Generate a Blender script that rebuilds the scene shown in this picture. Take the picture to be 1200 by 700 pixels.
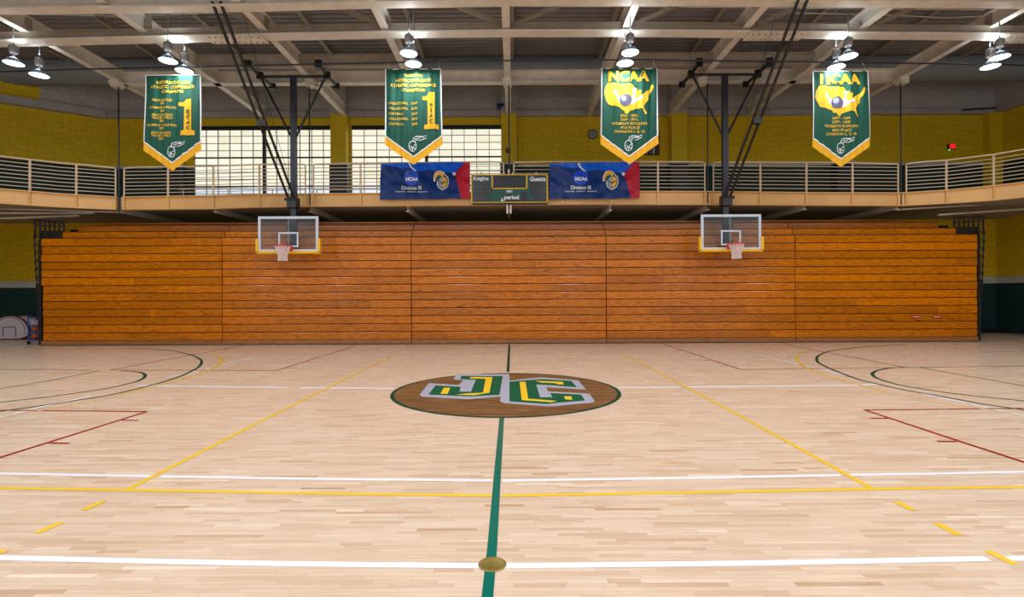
import bpy, bmesh, math, random
from mathutils import Vector, Matrix
random.seed(7)
for o in list(bpy.data.objects): bpy.data.objects.remove(o)
SC = bpy.context.scene
COL = SC.collection
# ------------------------------------------------------------------ camera
F = 592.0; VX = 602.0; VY = 346.0; S = 0.0045; H = 1.55      # focal length in px, vanishing point, roll, eye height
cam = bpy.data.cameras.new('camera'); co = bpy.data.objects.new('camera', cam); COL.objects.link(co)
cam.sensor_width = 36; cam.lens = F / 1200 * 36
cam.shift_x = -2 / 1200; cam.shift_y = -4 / 1200
cam.clip_start = 0.05; cam.clip_end = 200
co.location = (0, 0, H); co.rotation_euler = (math.pi / 2, S, 0)
SC.camera = co
# ------------------------------------------------------------------ world, exposure, big lights
w = bpy.data.worlds.new('world'); SC.world = w; w.use_nodes = True
bg = w.node_tree.nodes['Background']; bg.inputs[0].default_value = (0.88, 0.93, 1.0, 1); bg.inputs[1].default_value = 0.85
SC.view_settings.view_transform = 'Standard'; SC.view_settings.look = 'None'
SC.view_settings.gamma = 1; SC.view_settings.use_curve_mapping = False
SC.view_settings.exposure = 0.0
LAMP_W = 22; ROW_W = 140
def area(name, loc, size, power, color=(.97, .97, 1), rot=(0, 0, 0)):
    l = bpy.data.lights.new(name, 'AREA'); l.shape = 'DISK'; l.size = size; l.energy = power; l.color = color
    o = bpy.data.objects.new(name, l); COL.objects.link(o); o.location = loc; o.rotation_euler = rot
    return o
for yy in (8.2, 3.2, -2.0):                       # the hall's other rows of high-bay lamps, above and behind the camera
    for xx in (-13, -8.9, -2.65, 2.9, 8.4, 12.6):
        area('court_lamp_light', (xx, yy, 7.8), 0.6, ROW_W)

# ------------------------------------------------------------------ unprojection helpers
def W(px, py, D):
    uo = px - VX; vo = py - VY
    u = uo - vo * S; v = vo + uo * S
    return Vector((u * D / F, D, H - v * D / F))
def FL(px, py):
    uo = px - VX; vo = py - VY
    u = uo - vo * S; v = vo + uo * S
    D = H * F / v
    return Vector((u * D / F, D, 0))
def lerp(a, b, t): return a + (b - a) * t
def interp(tab, x):
    if x <= tab[0][0]: return tab[0][1:]
    for a, b in zip(tab, tab[1:]):
        if x <= b[0]:
            t = (x - a[0]) / (b[0] - a[0]); return [lerp(p, q, t) for p, q in zip(a[1:], b[1:])]
    return tab[-1][1:]
# ------------------------------------------------------------------ materials
def mat(name, col, rough=.6, metal=0, noise=0, nscale=4, bump=0, emit=None, es=0, alpha=1, spec=.5, rnd=0, coat=0, stretch=(1, 1, 1)):
    m = bpy.data.materials.new(name); m.use_nodes = True; nt = m.node_tree; N = nt.nodes; L = nt.links
    b = N['Principled BSDF']; b.inputs['Base Color'].default_value = (*col, 1); b.inputs['Roughness'].default_value = rough
    b.inputs['Metallic'].default_value = metal; b.inputs['Specular IOR Level'].default_value = spec
    b.inputs['Coat Weight'].default_value = coat; b.inputs['Coat Roughness'].default_value = .15
    if noise or rnd or bump:
        tc = N.new('ShaderNodeTexCoord'); mp = N.new('ShaderNodeMapping'); mp.inputs['Scale'].default_value = stretch
        L.new(tc.outputs['Object'], mp.inputs[0])
        nz = N.new('ShaderNodeTexNoise'); nz.inputs['Scale'].default_value = nscale; nz.inputs['Detail'].default_value = 5
        L.new(mp.outputs[0], nz.inputs['Vector'])
        hs = N.new('ShaderNodeHueSaturation'); hs.inputs['Color'].default_value = (*col, 1)
        mr = N.new('ShaderNodeMapRange'); mr.inputs[1].default_value = .3; mr.inputs[2].default_value = .7
        mr.inputs[3].default_value = 1 - noise; mr.inputs[4].default_value = 1 + noise
        L.new(nz.outputs[0], mr.inputs[0]); out = mr.outputs[0]
        if rnd:
            oi = N.new('ShaderNodeObjectInfo'); r2 = N.new('ShaderNodeMapRange'); r2.inputs[3].default_value = 1 - rnd; r2.inputs[4].default_value = 1 + rnd
            L.new(oi.outputs['Random'], r2.inputs[0]); mu = N.new('ShaderNodeMath'); mu.operation = 'MULTIPLY'
            L.new(out, mu.inputs[0]); L.new(r2.outputs[0], mu.inputs[1]); out = mu.outputs[0]
        L.new(out, hs.inputs['Value']); L.new(hs.outputs[0], b.inputs['Base Color'])
        if bump:
            bp = N.new('ShaderNodeBump'); bp.inputs['Strength'].default_value = bump; bp.inputs['Distance'].default_value = .02
            L.new(nz.outputs[0], bp.inputs['Height']); L.new(bp.outputs[0], b.inputs['Normal'])
    if emit: b.inputs['Emission Color'].default_value = (*emit, 1); b.inputs['Emission Strength'].default_value = es
    if alpha < 1: b.inputs['Alpha'].default_value = alpha
    return m
def sr(r, g, b):
    f = lambda c: ((c / 255 + .055) / 1.055) ** 2.4 if c > 10 else c / 255 / 12.92
    return (f(r), f(g), f(b))
def cmu(name, col, mortar, axis='x'):
    m = mat(name, col, .75); nt = m.node_tree; N = nt.nodes; L = nt.links; b = N['Principled BSDF']
    tc = N.new('ShaderNodeTexCoord'); sp = N.new('ShaderNodeSeparateXYZ'); cb = N.new('ShaderNodeCombineXYZ')
    L.new(tc.outputs['Object'], sp.inputs[0]); L.new(sp.outputs['X' if axis == 'x' else 'Y'], cb.inputs[0]); L.new(sp.outputs['Z'], cb.inputs[1])
    br = N.new('ShaderNodeTexBrick'); br.inputs['Color1'].default_value = (*col, 1); br.inputs['Color2'].default_value = (*[c * .9 for c in col], 1)
    br.inputs['Mortar'].default_value = (*mortar, 1); br.inputs['Scale'].default_value = 1
    br.inputs['Brick Width'].default_value = .4; br.inputs['Row Height'].default_value = .2; br.inputs['Mortar Size'].default_value = .008
    L.new(cb.outputs[0], br.inputs['Vector'])
    nz = N.new('ShaderNodeTexNoise'); nz.inputs['Scale'].default_value = 9; nz.inputs['Detail'].default_value = 8
    L.new(tc.outputs['Object'], nz.inputs['Vector'])
    mx = N.new('ShaderNodeMix'); mx.data_type = 'RGBA'; mx.blend_type = 'MULTIPLY'; mx.inputs[0].default_value = .45
    L.new(br.outputs['Color'], mx.inputs[6]); L.new(nz.outputs['Color'], mx.inputs[7])
    mr = N.new('ShaderNodeMapRange'); mr.inputs[3].default_value = .75; mr.inputs[4].default_value = 1.25; L.new(nz.outputs[0], mr.inputs[0])
    hs = N.new('ShaderNodeHueSaturation'); L.new(br.outputs['Color'], hs.inputs['Color']); L.new(mr.outputs[0], hs.inputs['Value'])
    L.new(hs.outputs[0], b.inputs['Base Color'])
    bp = N.new('ShaderNodeBump'); bp.inputs['Strength'].default_value = .5; bp.inputs['Distance'].default_value = .01; bp.invert = True
    L.new(br.outputs['Fac'], bp.inputs['Height']); L.new(bp.outputs[0], b.inputs['Normal'])
    return m
def wood(name, c1, c2, grain=(1.6, 40, 40), coat=0, rough=.35, rnd=.2, dark=(.1, .03, .005), spec=.5):
    m = mat(name, c1, rough, spec=spec, coat=coat); nt = m.node_tree; N = nt.nodes; L = nt.links; b = N['Principled BSDF']
    tc = N.new('ShaderNodeTexCoord'); oi = N.new('ShaderNodeObjectInfo')
    ad = N.new('ShaderNodeVectorMath'); ad.operation = 'ADD'; sc = N.new('ShaderNodeVectorMath'); sc.operation = 'SCALE'; sc.inputs[3].default_value = 40
    cb = N.new('ShaderNodeCombineXYZ'); 
    for i in range(3): L.new(oi.outputs['Random'], cb.inputs[i])
    L.new(cb.outputs[0], sc.inputs[0]); L.new(tc.outputs['Object'], ad.inputs[0]); L.new(sc.outputs[0], ad.inputs[1])
    mp = N.new('ShaderNodeMapping'); mp.inputs['Scale'].default_value = grain; L.new(ad.outputs[0], mp.inputs[0])
    nz = N.new('ShaderNodeTexNoise'); nz.inputs['Scale'].default_value = 3; nz.inputs['Detail'].default_value = 6; nz.inputs['Distortion'].default_value = .6
    L.new(mp.outputs[0], nz.inputs['Vector'])
    cr = N.new('ShaderNodeValToRGB'); e = cr.color_ramp.elements
    e[0].position = .34; e[0].color = (*dark, 1); e[1].position = .62; e[1].color = (*c2, 1)
    x = cr.color_ramp.elements.new(.43); x.color = (*c1, 1)
    L.new(nz.outputs[0], cr.inputs[0])
    hs = N.new('ShaderNodeHueSaturation'); L.new(cr.outputs[0], hs.inputs['Color'])
    mr = N.new('ShaderNodeMapRange'); mr.inputs[3].default_value = 1 - rnd; mr.inputs[4].default_value = 1 + rnd
    L.new(oi.outputs['Random'], mr.inputs[0]); L.new(mr.outputs[0], hs.inputs['Value']); L.new(hs.outputs[0], b.inputs['Base Color'])
    return m
M = {}
M['cream'] = mat('cream_steel', sr(196, 186, 172), .45, noise=.08, nscale=2)
M['steel_w'] = mat('white_roof_steel', sr(226, 218, 206), .5, noise=.1, nscale=3)
M['steel_t'] = mat('taupe_roof_steel', sr(165, 152, 136), .6, noise=.12, nscale=3)
M['deck'] = mat('roof_deck', sr(152, 144, 140), .7, noise=.12, nscale=1.5)
M['duct'] = mat('duct_metal', sr(150, 157, 162), .5, metal=.1, noise=.08)
M['fascia'] = mat('tan_fascia', sr(226, 178, 112), .5, noise=.06, nscale=2)
M['rail'] = mat('rail_paint', sr(222, 196, 164), .4)
M['slab'] = mat('balcony_underside', sr(165, 152, 138), .8, noise=.15)
M['track'] = mat('track_rubber', sr(60, 62, 60), .8)
M['yellow_wall'] = cmu('yellow_block', sr(232, 196, 8), sr(205, 172, 10))
M['yellow_side'] = cmu('yellow_block_side', sr(232, 196, 8), sr(205, 172, 10), 'y')
M['yellow_plain'] = mat('yellow_paint', sr(222, 190, 8), .6, noise=.06)
M['grey_wall'] = cmu('grey_block', sr(190, 186, 184), sr(172, 168, 166))
M['grey_side'] = cmu('grey_block_side', sr(190, 186, 184), sr(172, 168, 166), 'y')
M['green_wall'] = cmu('green_block', sr(16, 62, 60), sr(12, 48, 48))
M['green_side'] = cmu('green_block_side', sr(16, 62, 60), sr(12, 48, 48), 'y')
M['cap'] = mat('cap_block', sr(176, 172, 172), .7, noise=.08, nscale=3, rnd=.06)
M['strip'] = mat('white_strip', sr(200, 198, 190), .7, noise=.05)
M['black'] = mat('black_steel', (.010, .010, .012), .4)
M['mast'] = mat('mast_steel', sr(46, 50, 62), .38, metal=.2)
M['mullion'] = mat('window_mullion', (.03, .03, .03), .5)
M['bleach'] = wood('bleacher_oak', sr(184, 98, 0), sr(212, 124, 4), dark=sr(76, 32, 2), rough=.25, rnd=.18, coat=.2, spec=.3)
M['bleach_base'] = wood('bleacher_base_oak', sr(140, 92, 50), sr(165, 110, 62), dark=sr(90, 55, 25), rnd=.12)
M['bleach_top'] = wood('bleacher_rear_oak_shaded', sr(150, 78, 8), sr(172, 96, 14), dark=sr(80, 36, 3), rnd=.12)  # same oak, darkened to paint in the shade of the recessed rear rows
M['gap'] = mat('bleacher_shadow_gap', (.01, .006, .004), .8)
M['nose'] = mat('bleacher_nose_metal', sr(150, 110, 80), .22, metal=.6)
M['stain'] = wood('brown_stain', sr(106, 74, 44), sr(138, 100, 62), grain=(.7, 9, 9), dark=sr(72, 46, 26), rnd=0, rough=.45, spec=.1)
M['line_w'] = mat('white_line', sr(238, 240, 245), .22, spec=.2)
M['line_wf'] = mat('faded_white_line', sr(226, 214, 205), .22, spec=.2)
M['line_y'] = mat('yellow_line', sr(236, 196, 52), .22, spec=.2)
M['line_yf'] = mat('faded_yellow_line', sr(232, 200, 140), .22, spec=.2)
M['line_r'] = mat('red_line', sr(150, 26, 30), .22, spec=.2)
M['line_rf'] = mat('thin_red_line', sr(165, 70, 55), .22, spec=.2)
M['line_g'] = mat('green_line', sr(0, 104, 88), .22, spec=.2)
M['line_gd'] = mat('dark_green_line', sr(0, 66, 48), .5, spec=.08)
M['logo_grey'] = mat('logo_grey', sr(168, 178, 196), .25, spec=.2)
M['logo_green'] = mat('logo_green', sr(0, 88, 58), .5, spec=.08)
M['logo_yellow'] = mat('logo_yellow', sr(250, 206, 46), .25, spec=.2)
M['brass'] = mat('brass_plate', sr(150, 130, 62), .4, metal=.6, noise=.15, nscale=30)
M['ban_green'] = mat('banner_green', sr(4, 80, 62), .75, noise=.05)
M['ban_white'] = mat('banner_white', sr(238, 240, 245), .7)
M['ban_gold'] = mat('banner_gold', sr(240, 176, 14), .7)
M['ban_text'] = mat('banner_lettering', sr(240, 190, 34), .7)
M['ball_grey'] = mat('bowling_ball_print', sr(92, 92, 118), .7)
M['ball_hi'] = mat('ball_highlight_print', sr(170, 172, 195), .7)
M['pin_red'] = mat('pin_red_print', sr(220, 40, 70), .7)
M['vinyl_navy'] = mat('vinyl_navy', sr(6, 48, 118), .36, spec=.3)
M['vinyl_blue'] = mat('vinyl_blue', sr(4, 96, 232), .36, spec=.3)
M['vinyl_royal'] = mat('vinyl_royal', sr(14, 78, 215), .35)
M['vinyl_red'] = mat('vinyl_red', sr(186, 12, 46), .36, spec=.3)
M['vinyl_white'] = mat('vinyl_white', sr(235, 240, 248), .4)
M['print_green'] = mat('print_green', sr(10, 84, 62), .4)
M['print_gold'] = mat('print_gold', sr(248, 184, 40), .4)
M['score_green'] = mat('scoreboard_green', sr(0, 78, 62), .45)
M['score_yellow'] = mat('scoreboard_trim', sr(238, 190, 8), .45)
M['score_dark'] = mat('scoreboard_display', sr(22, 24, 30), .3)
M['score_seg'] = mat('unlit_segment', sr(46, 44, 52), .4)
M['board_frame'] = mat('backboard_frame', sr(205, 214, 228), .35)
M['pad'] = mat('yellow_pad', sr(250, 192, 12), .5)
M['rim'] = mat('rim_orange', sr(214, 58, 38), .4)
M['net'] = mat('net_cord', sr(236, 222, 218), .8)
M['lamp_body'] = mat('lamp_housing', sr(150, 150, 152), .5, metal=.3)
M['lamp_glow'] = mat('lamp_glow', (1, 1, 1), .5, emit=(.80, .92, 1.0), es=9)
M['lamp_mid'] = mat('lamp_lens_dim', (.06, .08, .11), .4, emit=(.45, .7, 1.0), es=.12)
M['blue_rack'] = mat('blue_rack_paint', sr(34, 84, 160), .4)
M['ball'] = mat('basketball', sr(150, 74, 52), .6, noise=.1)
M['maroon'] = mat('maroon_trim', sr(120, 36, 40), .5)
M['bd_white'] = mat('fan_board_white', sr(205, 198, 204), .5)
M['exit_box'] = mat('exit_sign_body', sr(40, 10, 10), .5)
M['exit_red'] = mat('exit_sign_letters', (.8, .02, .02), .5, emit=(1, .02, .03), es=1.1)
M['exit_green'] = mat('exit_sign_pilot', (.1, .8, .4), .5, emit=(.1, 1, .45), es=1.2)
M['clock_face'] = mat('clock_face', sr(150, 158, 166), .6)
M['frame_dark'] = mat('dark_frame', sr(30, 34, 42), .5)
M['mat_blue'] = mat('wall_mat_blue', sr(12, 44, 58), .5)
def glass():
    m = bpy.data.materials.new('backboard_glass'); m.use_nodes = True; nt = m.node_tree; N = nt.nodes; L = nt.links
    N.remove(N['Principled BSDF']); o = N['Material Output']
    t = N.new('ShaderNodeBsdfTransparent'); t.inputs[0].default_value = (.86, .9, .9, 1)
    g = N.new('ShaderNodeBsdfGlossy'); g.inputs['Roughness'].default_value = .02
    f = N.new('ShaderNodeFresnel'); f.inputs[0].default_value = 1.5
    x = N.new('ShaderNodeMixShader'); L.new(f.outputs[0], x.inputs[0]); L.new(t.outputs[0], x.inputs[1]); L.new(g.outputs[0], x.inputs[2]); L.new(x.outputs[0], o.inputs[0])
    return m
M['glass'] = glass()
def panemat(name, c1, c2, es):
    m = mat(name, c1, .4); nt = m.node_tree; N = nt.nodes; L = nt.links; b = N['Principled BSDF']
    oi = N.new('ShaderNodeObjectInfo'); cr = N.new('ShaderNodeValToRGB'); cr.color_ramp.elements[0].color = (*c1, 1); cr.color_ramp.elements[1].color = (*c2, 1)
    L.new(oi.outputs['Random'], cr.inputs[0]); L.new(cr.outputs[0], b.inputs['Emission Color']); L.new(cr.outputs[0], b.inputs['Base Color'])
    tc = N.new('ShaderNodeTexCoord'); nz = N.new('ShaderNodeTexNoise'); nz.inputs['Scale'].default_value = 5; L.new(tc.outputs['Object'], nz.inputs['Vector'])
    mr = N.new('ShaderNodeMapRange'); mr.inputs[3].default_value = es * .85; mr.inputs[4].default_value = es * 1.15
    L.new(nz.outputs[0], mr.inputs[0]); L.new(mr.outputs[0], b.inputs['Emission Strength'])
    return m
M['pane'] = panemat('daylit_panel', sr(232, 232, 206), sr(246, 242, 226), .92)
M['pane_low'] = panemat('daylit_lower_panel', sr(205, 222, 235), sr(232, 240, 245), .92)
# court floor strips: tone comes from a per-board attribute
def floormat():
    m = mat('maple_strip', sr(230, 196, 164), .24, spec=.34); nt = m.node_tree; N = nt.nodes; L = nt.links; b = N['Principled BSDF']
    at = N.new('ShaderNodeAttribute'); at.attribute_name = 'tone'
    cr = N.new('ShaderNodeValToRGB'); e = cr.color_ramp.elements
    e[0].position = 0; e[0].color = (*sr(196, 160, 126), 1); e[1].position = 1; e[1].color = (*sr(236, 216, 193), 1)
    x = e.new(.12); x.color = (*sr(208, 176, 146), 1); x = e.new(.45); x.color = (*sr(220, 193, 166), 1); x = e.new(.8); x.color = (*sr(228, 204, 180), 1)
    L.new(at.outputs['Fac'], cr.inputs[0])
    tc = N.new('ShaderNodeTexCoord'); mp = N.new('ShaderNodeMapping'); mp.inputs['Scale'].default_value = (1.2, 28, 1); L.new(tc.outputs['Object'], mp.inputs[0])
    ad = N.new('ShaderNodeVectorMath'); ad.operation = 'ADD'; cb = N.new('ShaderNodeCombineXYZ'); ml = N.new('ShaderNodeMath'); ml.operation = 'MULTIPLY'; ml.inputs[1].default_value = 37
    L.new(at.outputs['Fac'], ml.inputs[0]); L.new(ml.outputs[0], cb.inputs[2]); L.new(mp.outputs[0], ad.inputs[0]); L.new(cb.outputs[0], ad.inputs[1])
    nz = N.new('ShaderNodeTexNoise'); nz.inputs['Scale'].default_value = 3; nz.inputs['Detail'].default_value = 5; L.new(ad.outputs[0], nz.inputs['Vector'])
    mr = N.new('ShaderNodeMapRange'); mr.inputs[1].default_value = .3; mr.inputs[2].default_value = .7; mr.inputs[3].default_value = .9; mr.inputs[4].default_value = 1.06
    L.new(nz.outputs[0], mr.inputs[0]); hs = N.new('ShaderNodeHueSaturation'); L.new(cr.outputs[0], hs.inputs['Color']); L.new(mr.outputs[0], hs.inputs['Value']); L.new(hs.outputs[0], b.inputs['Base Color'])
    n2 = N.new('ShaderNodeTexNoise'); n2.inputs['Scale'].default_value = 1.3; n2.inputs['Detail'].default_value = 4; L.new(tc.outputs['Object'], n2.inputs['Vector'])
    m2 = N.new('ShaderNodeMapRange'); m2.inputs[3].default_value = .20; m2.inputs[4].default_value = .36; L.new(n2.outputs[0], m2.inputs[0]); L.new(m2.outputs[0], b.inputs['Roughness'])
    bp = N.new('ShaderNodeBump'); bp.inputs['Strength'].default_value = .06; bp.inputs['Distance'].default_value = .003; L.new(nz.outputs[0], bp.inputs['Height']); L.new(bp.outputs[0], b.inputs['Normal'])
    return m
M['floor'] = floormat()
M['floor_base'] = mat('floor_under_joint', sr(120, 88, 60), .6)
M['floor_plain'] = mat('maple_beyond', sr(220, 193, 166), .3)

# ------------------------------------------------------------------ mesh builder
class MB:
    def __init__(s): s.v = []; s.f = []
    def add(s, vs, fs):
        n = len(s.v); s.v += [tuple(v) for v in vs]; s.f += [tuple(i + n for i in f) for f in fs]; return s
    def box(s, x0, x1, y0, y1, z0, z1):
        return s.add([(x0, y0, z0), (x1, y0, z0), (x1, y1, z0), (x0, y1, z0), (x0, y0, z1), (x1, y0, z1), (x1, y1, z1), (x0, y1, z1)],
                     [(0, 3, 2, 1), (4, 5, 6, 7), (0, 1, 5, 4), (1, 2, 6, 5), (2, 3, 7, 6), (3, 0, 4, 7)])
    def cbox(s, x0, x1, y0, y1, z0, z1, c=.01):      # box with chamfered long (x) edges
        pr = [(y0 + c, z0), (y1, z0), (y1, z1), (y0 + c * 1.5, z1), (y0, z1 - c), (y0, z0 + c)]
        n = len(pr)
        return s.add([(x0, a, b) for a, b in pr] + [(x1, a, b) for a, b in pr],
                     [(i, i + n, (i + 1) % n + n, (i + 1) % n) for i in range(n)] + [tuple(range(n)), tuple(reversed(range(n, 2 * n)))])
    def board(s, x0, x1, y0, y1, z0, z1):              # plank with a rounded upper nose
        pr = [(y0 + .003, z0), (y1, z0), (y1, z1), (y0 + .03, z1), (y0 + .016, z1 - .005), (y0 + .006, z1 - .016), (y0 + .001, z1 - .032), (y0, z1 - .06), (y0, z0 + .003)]
        n = len(pr)
        return s.add([(x0, a, b) for a, b in pr] + [(x1, a, b) for a, b in pr],
                     [(i, i + n, (i + 1) % n + n, (i + 1) % n) for i in range(n)] + [tuple(range(n)), tuple(reversed(range(n, 2 * n)))])
    def bar(s, p, q, w, h, up=(0, 0, 1)):             # rectangular bar from p to q
        p = Vector(p); q = Vector(q); d = (q - p).normalized(); u = Vector(up); r = d.cross(u)
        if r.length < 1e-4: r = d.cross(Vector((1, 0, 0)))
        r.normalize(); u = r.cross(d).normalized(); r *= w / 2; u *= h / 2
        return s.add([p - r - u, p + r - u, p + r + u, p - r + u, q - r - u, q + r - u, q + r + u, q - r + u],
                     [(0, 1, 2, 3), (7, 6, 5, 4), (0, 4, 5, 1), (1, 5, 6, 2), (2, 6, 7, 3), (3, 7, 4, 0)])
    def ibeam(s, p, q, w, h, tf=.03, tw=.02):         # p,q = centre of the bottom face
        p = Vector(p); q = Vector(q); z = Vector((0, 0, 1))
        s.bar(p + z * tf / 2, q + z * tf / 2, w, tf); s.bar(p + z * (h - tf / 2), q + z * (h - tf / 2), w, tf)
        return s.bar(p + z * h / 2, q + z * h / 2, tw, h - tf * 1.9)
    def tube(s, pts, r, n=8, closed=False):
        pts = [Vector(p) for p in pts]; m = len(pts); base = len(s.v); prev = None
        for i, p in enumerate(pts):
            if closed: d = (pts[(i + 1) % m] - pts[i - 1])
            else: d = pts[min(i + 1, m - 1)] - pts[max(i - 1, 0)]
            d.normalize()
            a = prev if prev is not None else (Vector((0, 0, 1)) if abs(d.z) < .9 else Vector((1, 0, 0)))
            u = (a - d * a.dot(d)).normalized(); prev = u; v = d.cross(u)
            for k in range(n):
                t = 2 * math.pi * k / n; s.v.append(tuple(p + (u * math.cos(t) + v * math.sin(t)) * r))
        for i in range(m if closed else m - 1):
            j = (i + 1) % m
            for k in range(n):
                s.f.append((base + i * n + k, base + i * n + (k + 1) % n, base + j * n + (k + 1) % n, base + j * n + k))
        if not closed:
            s.f.append(tuple(base + k for k in reversed(range(n)))); s.f.append(tuple(base + (m - 1) * n + k for k in range(n)))
        return s
    def lathe(s, prof, c=(0, 0, 0), n=20, axis='z'):
        base = len(s.v)
        for (r, z) in prof:
            for k in range(n):
                t = 2 * math.pi * k / n
                a = (r * math.cos(t), r * math.sin(t), z)
                if axis == 'y': a = (a[0], a[2], a[1])
                s.v.append((a[0] + c[0], a[1] + c[1], a[2] + c[2]))
        for i in range(len(prof) - 1):
            for k in range(n):
                s.f.append((base + i * n + k, base + i * n + (k + 1) % n, base + (i + 1) * n + (k + 1) % n, base + (i + 1) * n + k))
        return s
    def prism(s, poly, fn0, fn1):                     # poly of 2d points mapped by fn0 / fn1 to 3d
        n = len(poly)
        return s.add([fn0(p) for p in poly] + [fn1(p) for p in poly],
                     [tuple(range(n)), tuple(reversed(range(n, 2 * n)))] + [(i, i + n, (i + 1) % n + n, (i + 1) % n) for i in range(n)])
def wl(o):
    v = Vector((0, 0, 0))
    while o: v += o.location; o = o.parent
    return v
def obj(name, mb, m, parent=None, smooth=False, local=False):
    """link a mesh; its coordinates are world unless local"""
    me = bpy.data.meshes.new(name)
    off = Vector((0, 0, 0)) if local or not parent else wl(parent)
    me.from_pydata([(v[0] - off.x, v[1] - off.y, v[2] - off.z) for v in mb.v], [], mb.f)
    b = bmesh.new(); b.from_mesh(me); bmesh.ops.recalc_face_normals(b, faces=b.faces); b.to_mesh(me); b.free()
    me.materials.append(m); me.update()
    if smooth:
        me.polygons.foreach_set('use_smooth', [True] * len(me.polygons))
        me.set_sharp_from_angle(angle=math.radians(50))
    o = bpy.data.objects.new(name, me); COL.objects.link(o)
    if parent: o.parent = parent
    return o
def thing(name, label, cat, loc=(0, 0, 0), group=None):
    o = bpy.data.objects.new(name, None); COL.objects.link(o); o.location = loc; o.empty_display_size = .1
    return tag(o, label, cat, group)
def tag(o, label, cat, group=None):
    o['label'] = label; o['category'] = cat
    if group: o['group'] = group
    return o
def struct(name, loc=(0, 0, 0)):
    o = bpy.data.objects.new(name, None); COL.objects.link(o); o.location = loc; o['kind'] = 'structure'; return o
def st(name, mb, m):
    o = obj(name, mb, m); o['kind'] = 'structure'; return o
def recentre(o):                                      # put a mesh thing's origin at its base
    me = o.data; xs = [v.co for v in me.vertices]
    c = Vector((sum(v.x for v in xs) / len(xs), sum(v.y for v in xs) / len(xs), min(v.z for v in xs)))
    me.transform(Matrix.Translation(-c)); o.location = c; return o
def copy_tree(o, parent=None):
    c = o.copy(); COL.objects.link(c); c.parent = parent
    for ch in o.children: copy_tree(ch, c)
    return c

# ------------------------------------------------------------------ floor
Y0, Y1, FX0, FX1 = 0.7, 20.0, -21.2, 19.3
floor = st('floor', MB().add([(FX0, -8, -.012), (FX1, -8, -.012), (FX1, Y1, -.012), (FX0, Y1, -.012)], [(0, 1, 2, 3)]), M['floor_base'])
obj('floor_area', MB().add([(FX0, -8, 0), (FX1, -8, 0), (FX1, Y0, 0), (FX0, Y0, 0)], [(0, 1, 2, 3)]), M['floor_plain'], floor)
def strips():
    v = []; f = []; tone = []; y = Y0; wd = .038; rnd = random.Random(3)
    while y < Y1 - .001:
        ye = min(y + wd, Y1); x = FX0 - rnd.random() * .8; g = .00035
        while x < FX1:
            ln = rnd.choice((.2, .25, .3, .36, .42, .5, .65)) * rnd.uniform(.85, 1.15); xe = min(x + ln, FX1)
            a = max(x, FX0)
            if xe - a > .01:
                n = len(v); t1 = rnd.uniform(-.00003, .00003)
                v += [(a + g, y + g, 0), (xe - g, y + g, 0), (xe - g, ye - g, t1), (a + g, ye - g, t1)]
                f.append((n, n + 1, n + 2, n + 3)); t = rnd.gauss(.52, .19)
                if rnd.random() < .04: t -= .25
                tone.append(min(1, max(0, t)))
            x = xe
        y = ye
    me = bpy.data.meshes.new('floor_board'); me.from_pydata(v, [], f)
    at = me.attributes.new('tone', 'FLOAT', 'FACE'); at.data.foreach_set('value', tone)
    me.materials.append(M['floor']); o = bpy.data.objects.new('floor_board', me); COL.objects.link(o); o.parent = floor; o['kind'] = 'stuff'
strips()
def fline(pts, wd, m, z=.0012, name='court_line'):
    P = [FL(*p) for p in pts]; L_ = []; R_ = []
    for i, p in enumerate(P):
        d = (P[min(i + 1, len(P) - 1)] - P[max(i - 1, 0)]).normalized(); n = Vector((-d.y, d.x, 0)) * wd / 2
        L_.append(p + n); R_.append(p - n)
    n = len(P); zz = Vector((0, 0, z))
    mb = MB().add([a + zz for a in L_] + [a + zz for a in R_], [(i, i + 1, n + i + 1, n + i) for i in range(n - 1)])
    return obj(name, mb, m, floor)
def curve(pts, sub=6):                                # Catmull-Rom through pixel points
    out = []
    for i in range(len(pts) - 1):
        p0 = pts[max(i - 1, 0)]; p1 = pts[i]; p2 = pts[i + 1]; p3 = pts[min(i + 2, len(pts) - 1)]
        for k in range(sub):
            t = k / sub
            out.append(tuple(.5 * ((2 * b) + (-a + c) * t + (2 * a - 5 * b + 4 * c - d) * t * t + (-a + 3 * b - 3 * c + d) * t ** 3) for a, b, c, d in zip(p0, p1, p2, p3)))
    out.append(pts[-1]); return out
fline(curve([(-40, 653), (0, 654), (280, 660.2), (562, 663.5), (600, 663.5), (900, 660), (1157, 655)]), .057, M['line_w'], .0012)
fline([(1178, 655), (1240, 653.5)], .057, M['line_w'], .0012)
fline(curve([(-40, 554.5), (0, 555.3), (176, 558.4)]), .052, M['line_w'], .0012)
fline(curve([(188, 558.7), (400, 561.8), (576, 563.4)]), .052, M['line_w'], .0012)
fline(curve([(589, 563.6), (800, 560.5), (985, 557.2)]), .052, M['line_w'], .0012)
fline(curve([(993, 557), (1100, 555.3), (1200, 553.2), (1240, 552.3)]), .052, M['line_w'], .0012)
fline(curve([(-40, 571.6), (0, 572.4), (150, 574.7), (400, 579), (577, 581.3)]), .05, M['line_y'], .0016)
fline(curve([(588, 581.4), (800, 577.8), (1022, 573.5), (1200, 571.2), (1240, 570.6)]), .05, M['line_y'], .0016)
fline([(161, 451.8), (220, 453.2), (338, 454.6)], .10, M['line_w']); fline([(352, 454.8), (462, 455.4)], .10, M['line_w'])
fline([(725, 454.5), (797, 454)], .10, M['line_w']); fline([(806, 453.8), (1000, 451.8), (1030, 450.6)], .10, M['line_w'])
fline([(64, 417), (297, 418.2), (595, 418.9)], .13, M['line_wf']); fline([(597, 418.9), (740, 418), (885, 416.5), (1135, 414)], .13, M['line_wf'])
fline([(400, 411.2), (590, 411.4)], .03, M['line_wf']); fline([(600, 411.2), (720, 411.2)], .03, M['line_wf'])
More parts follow.
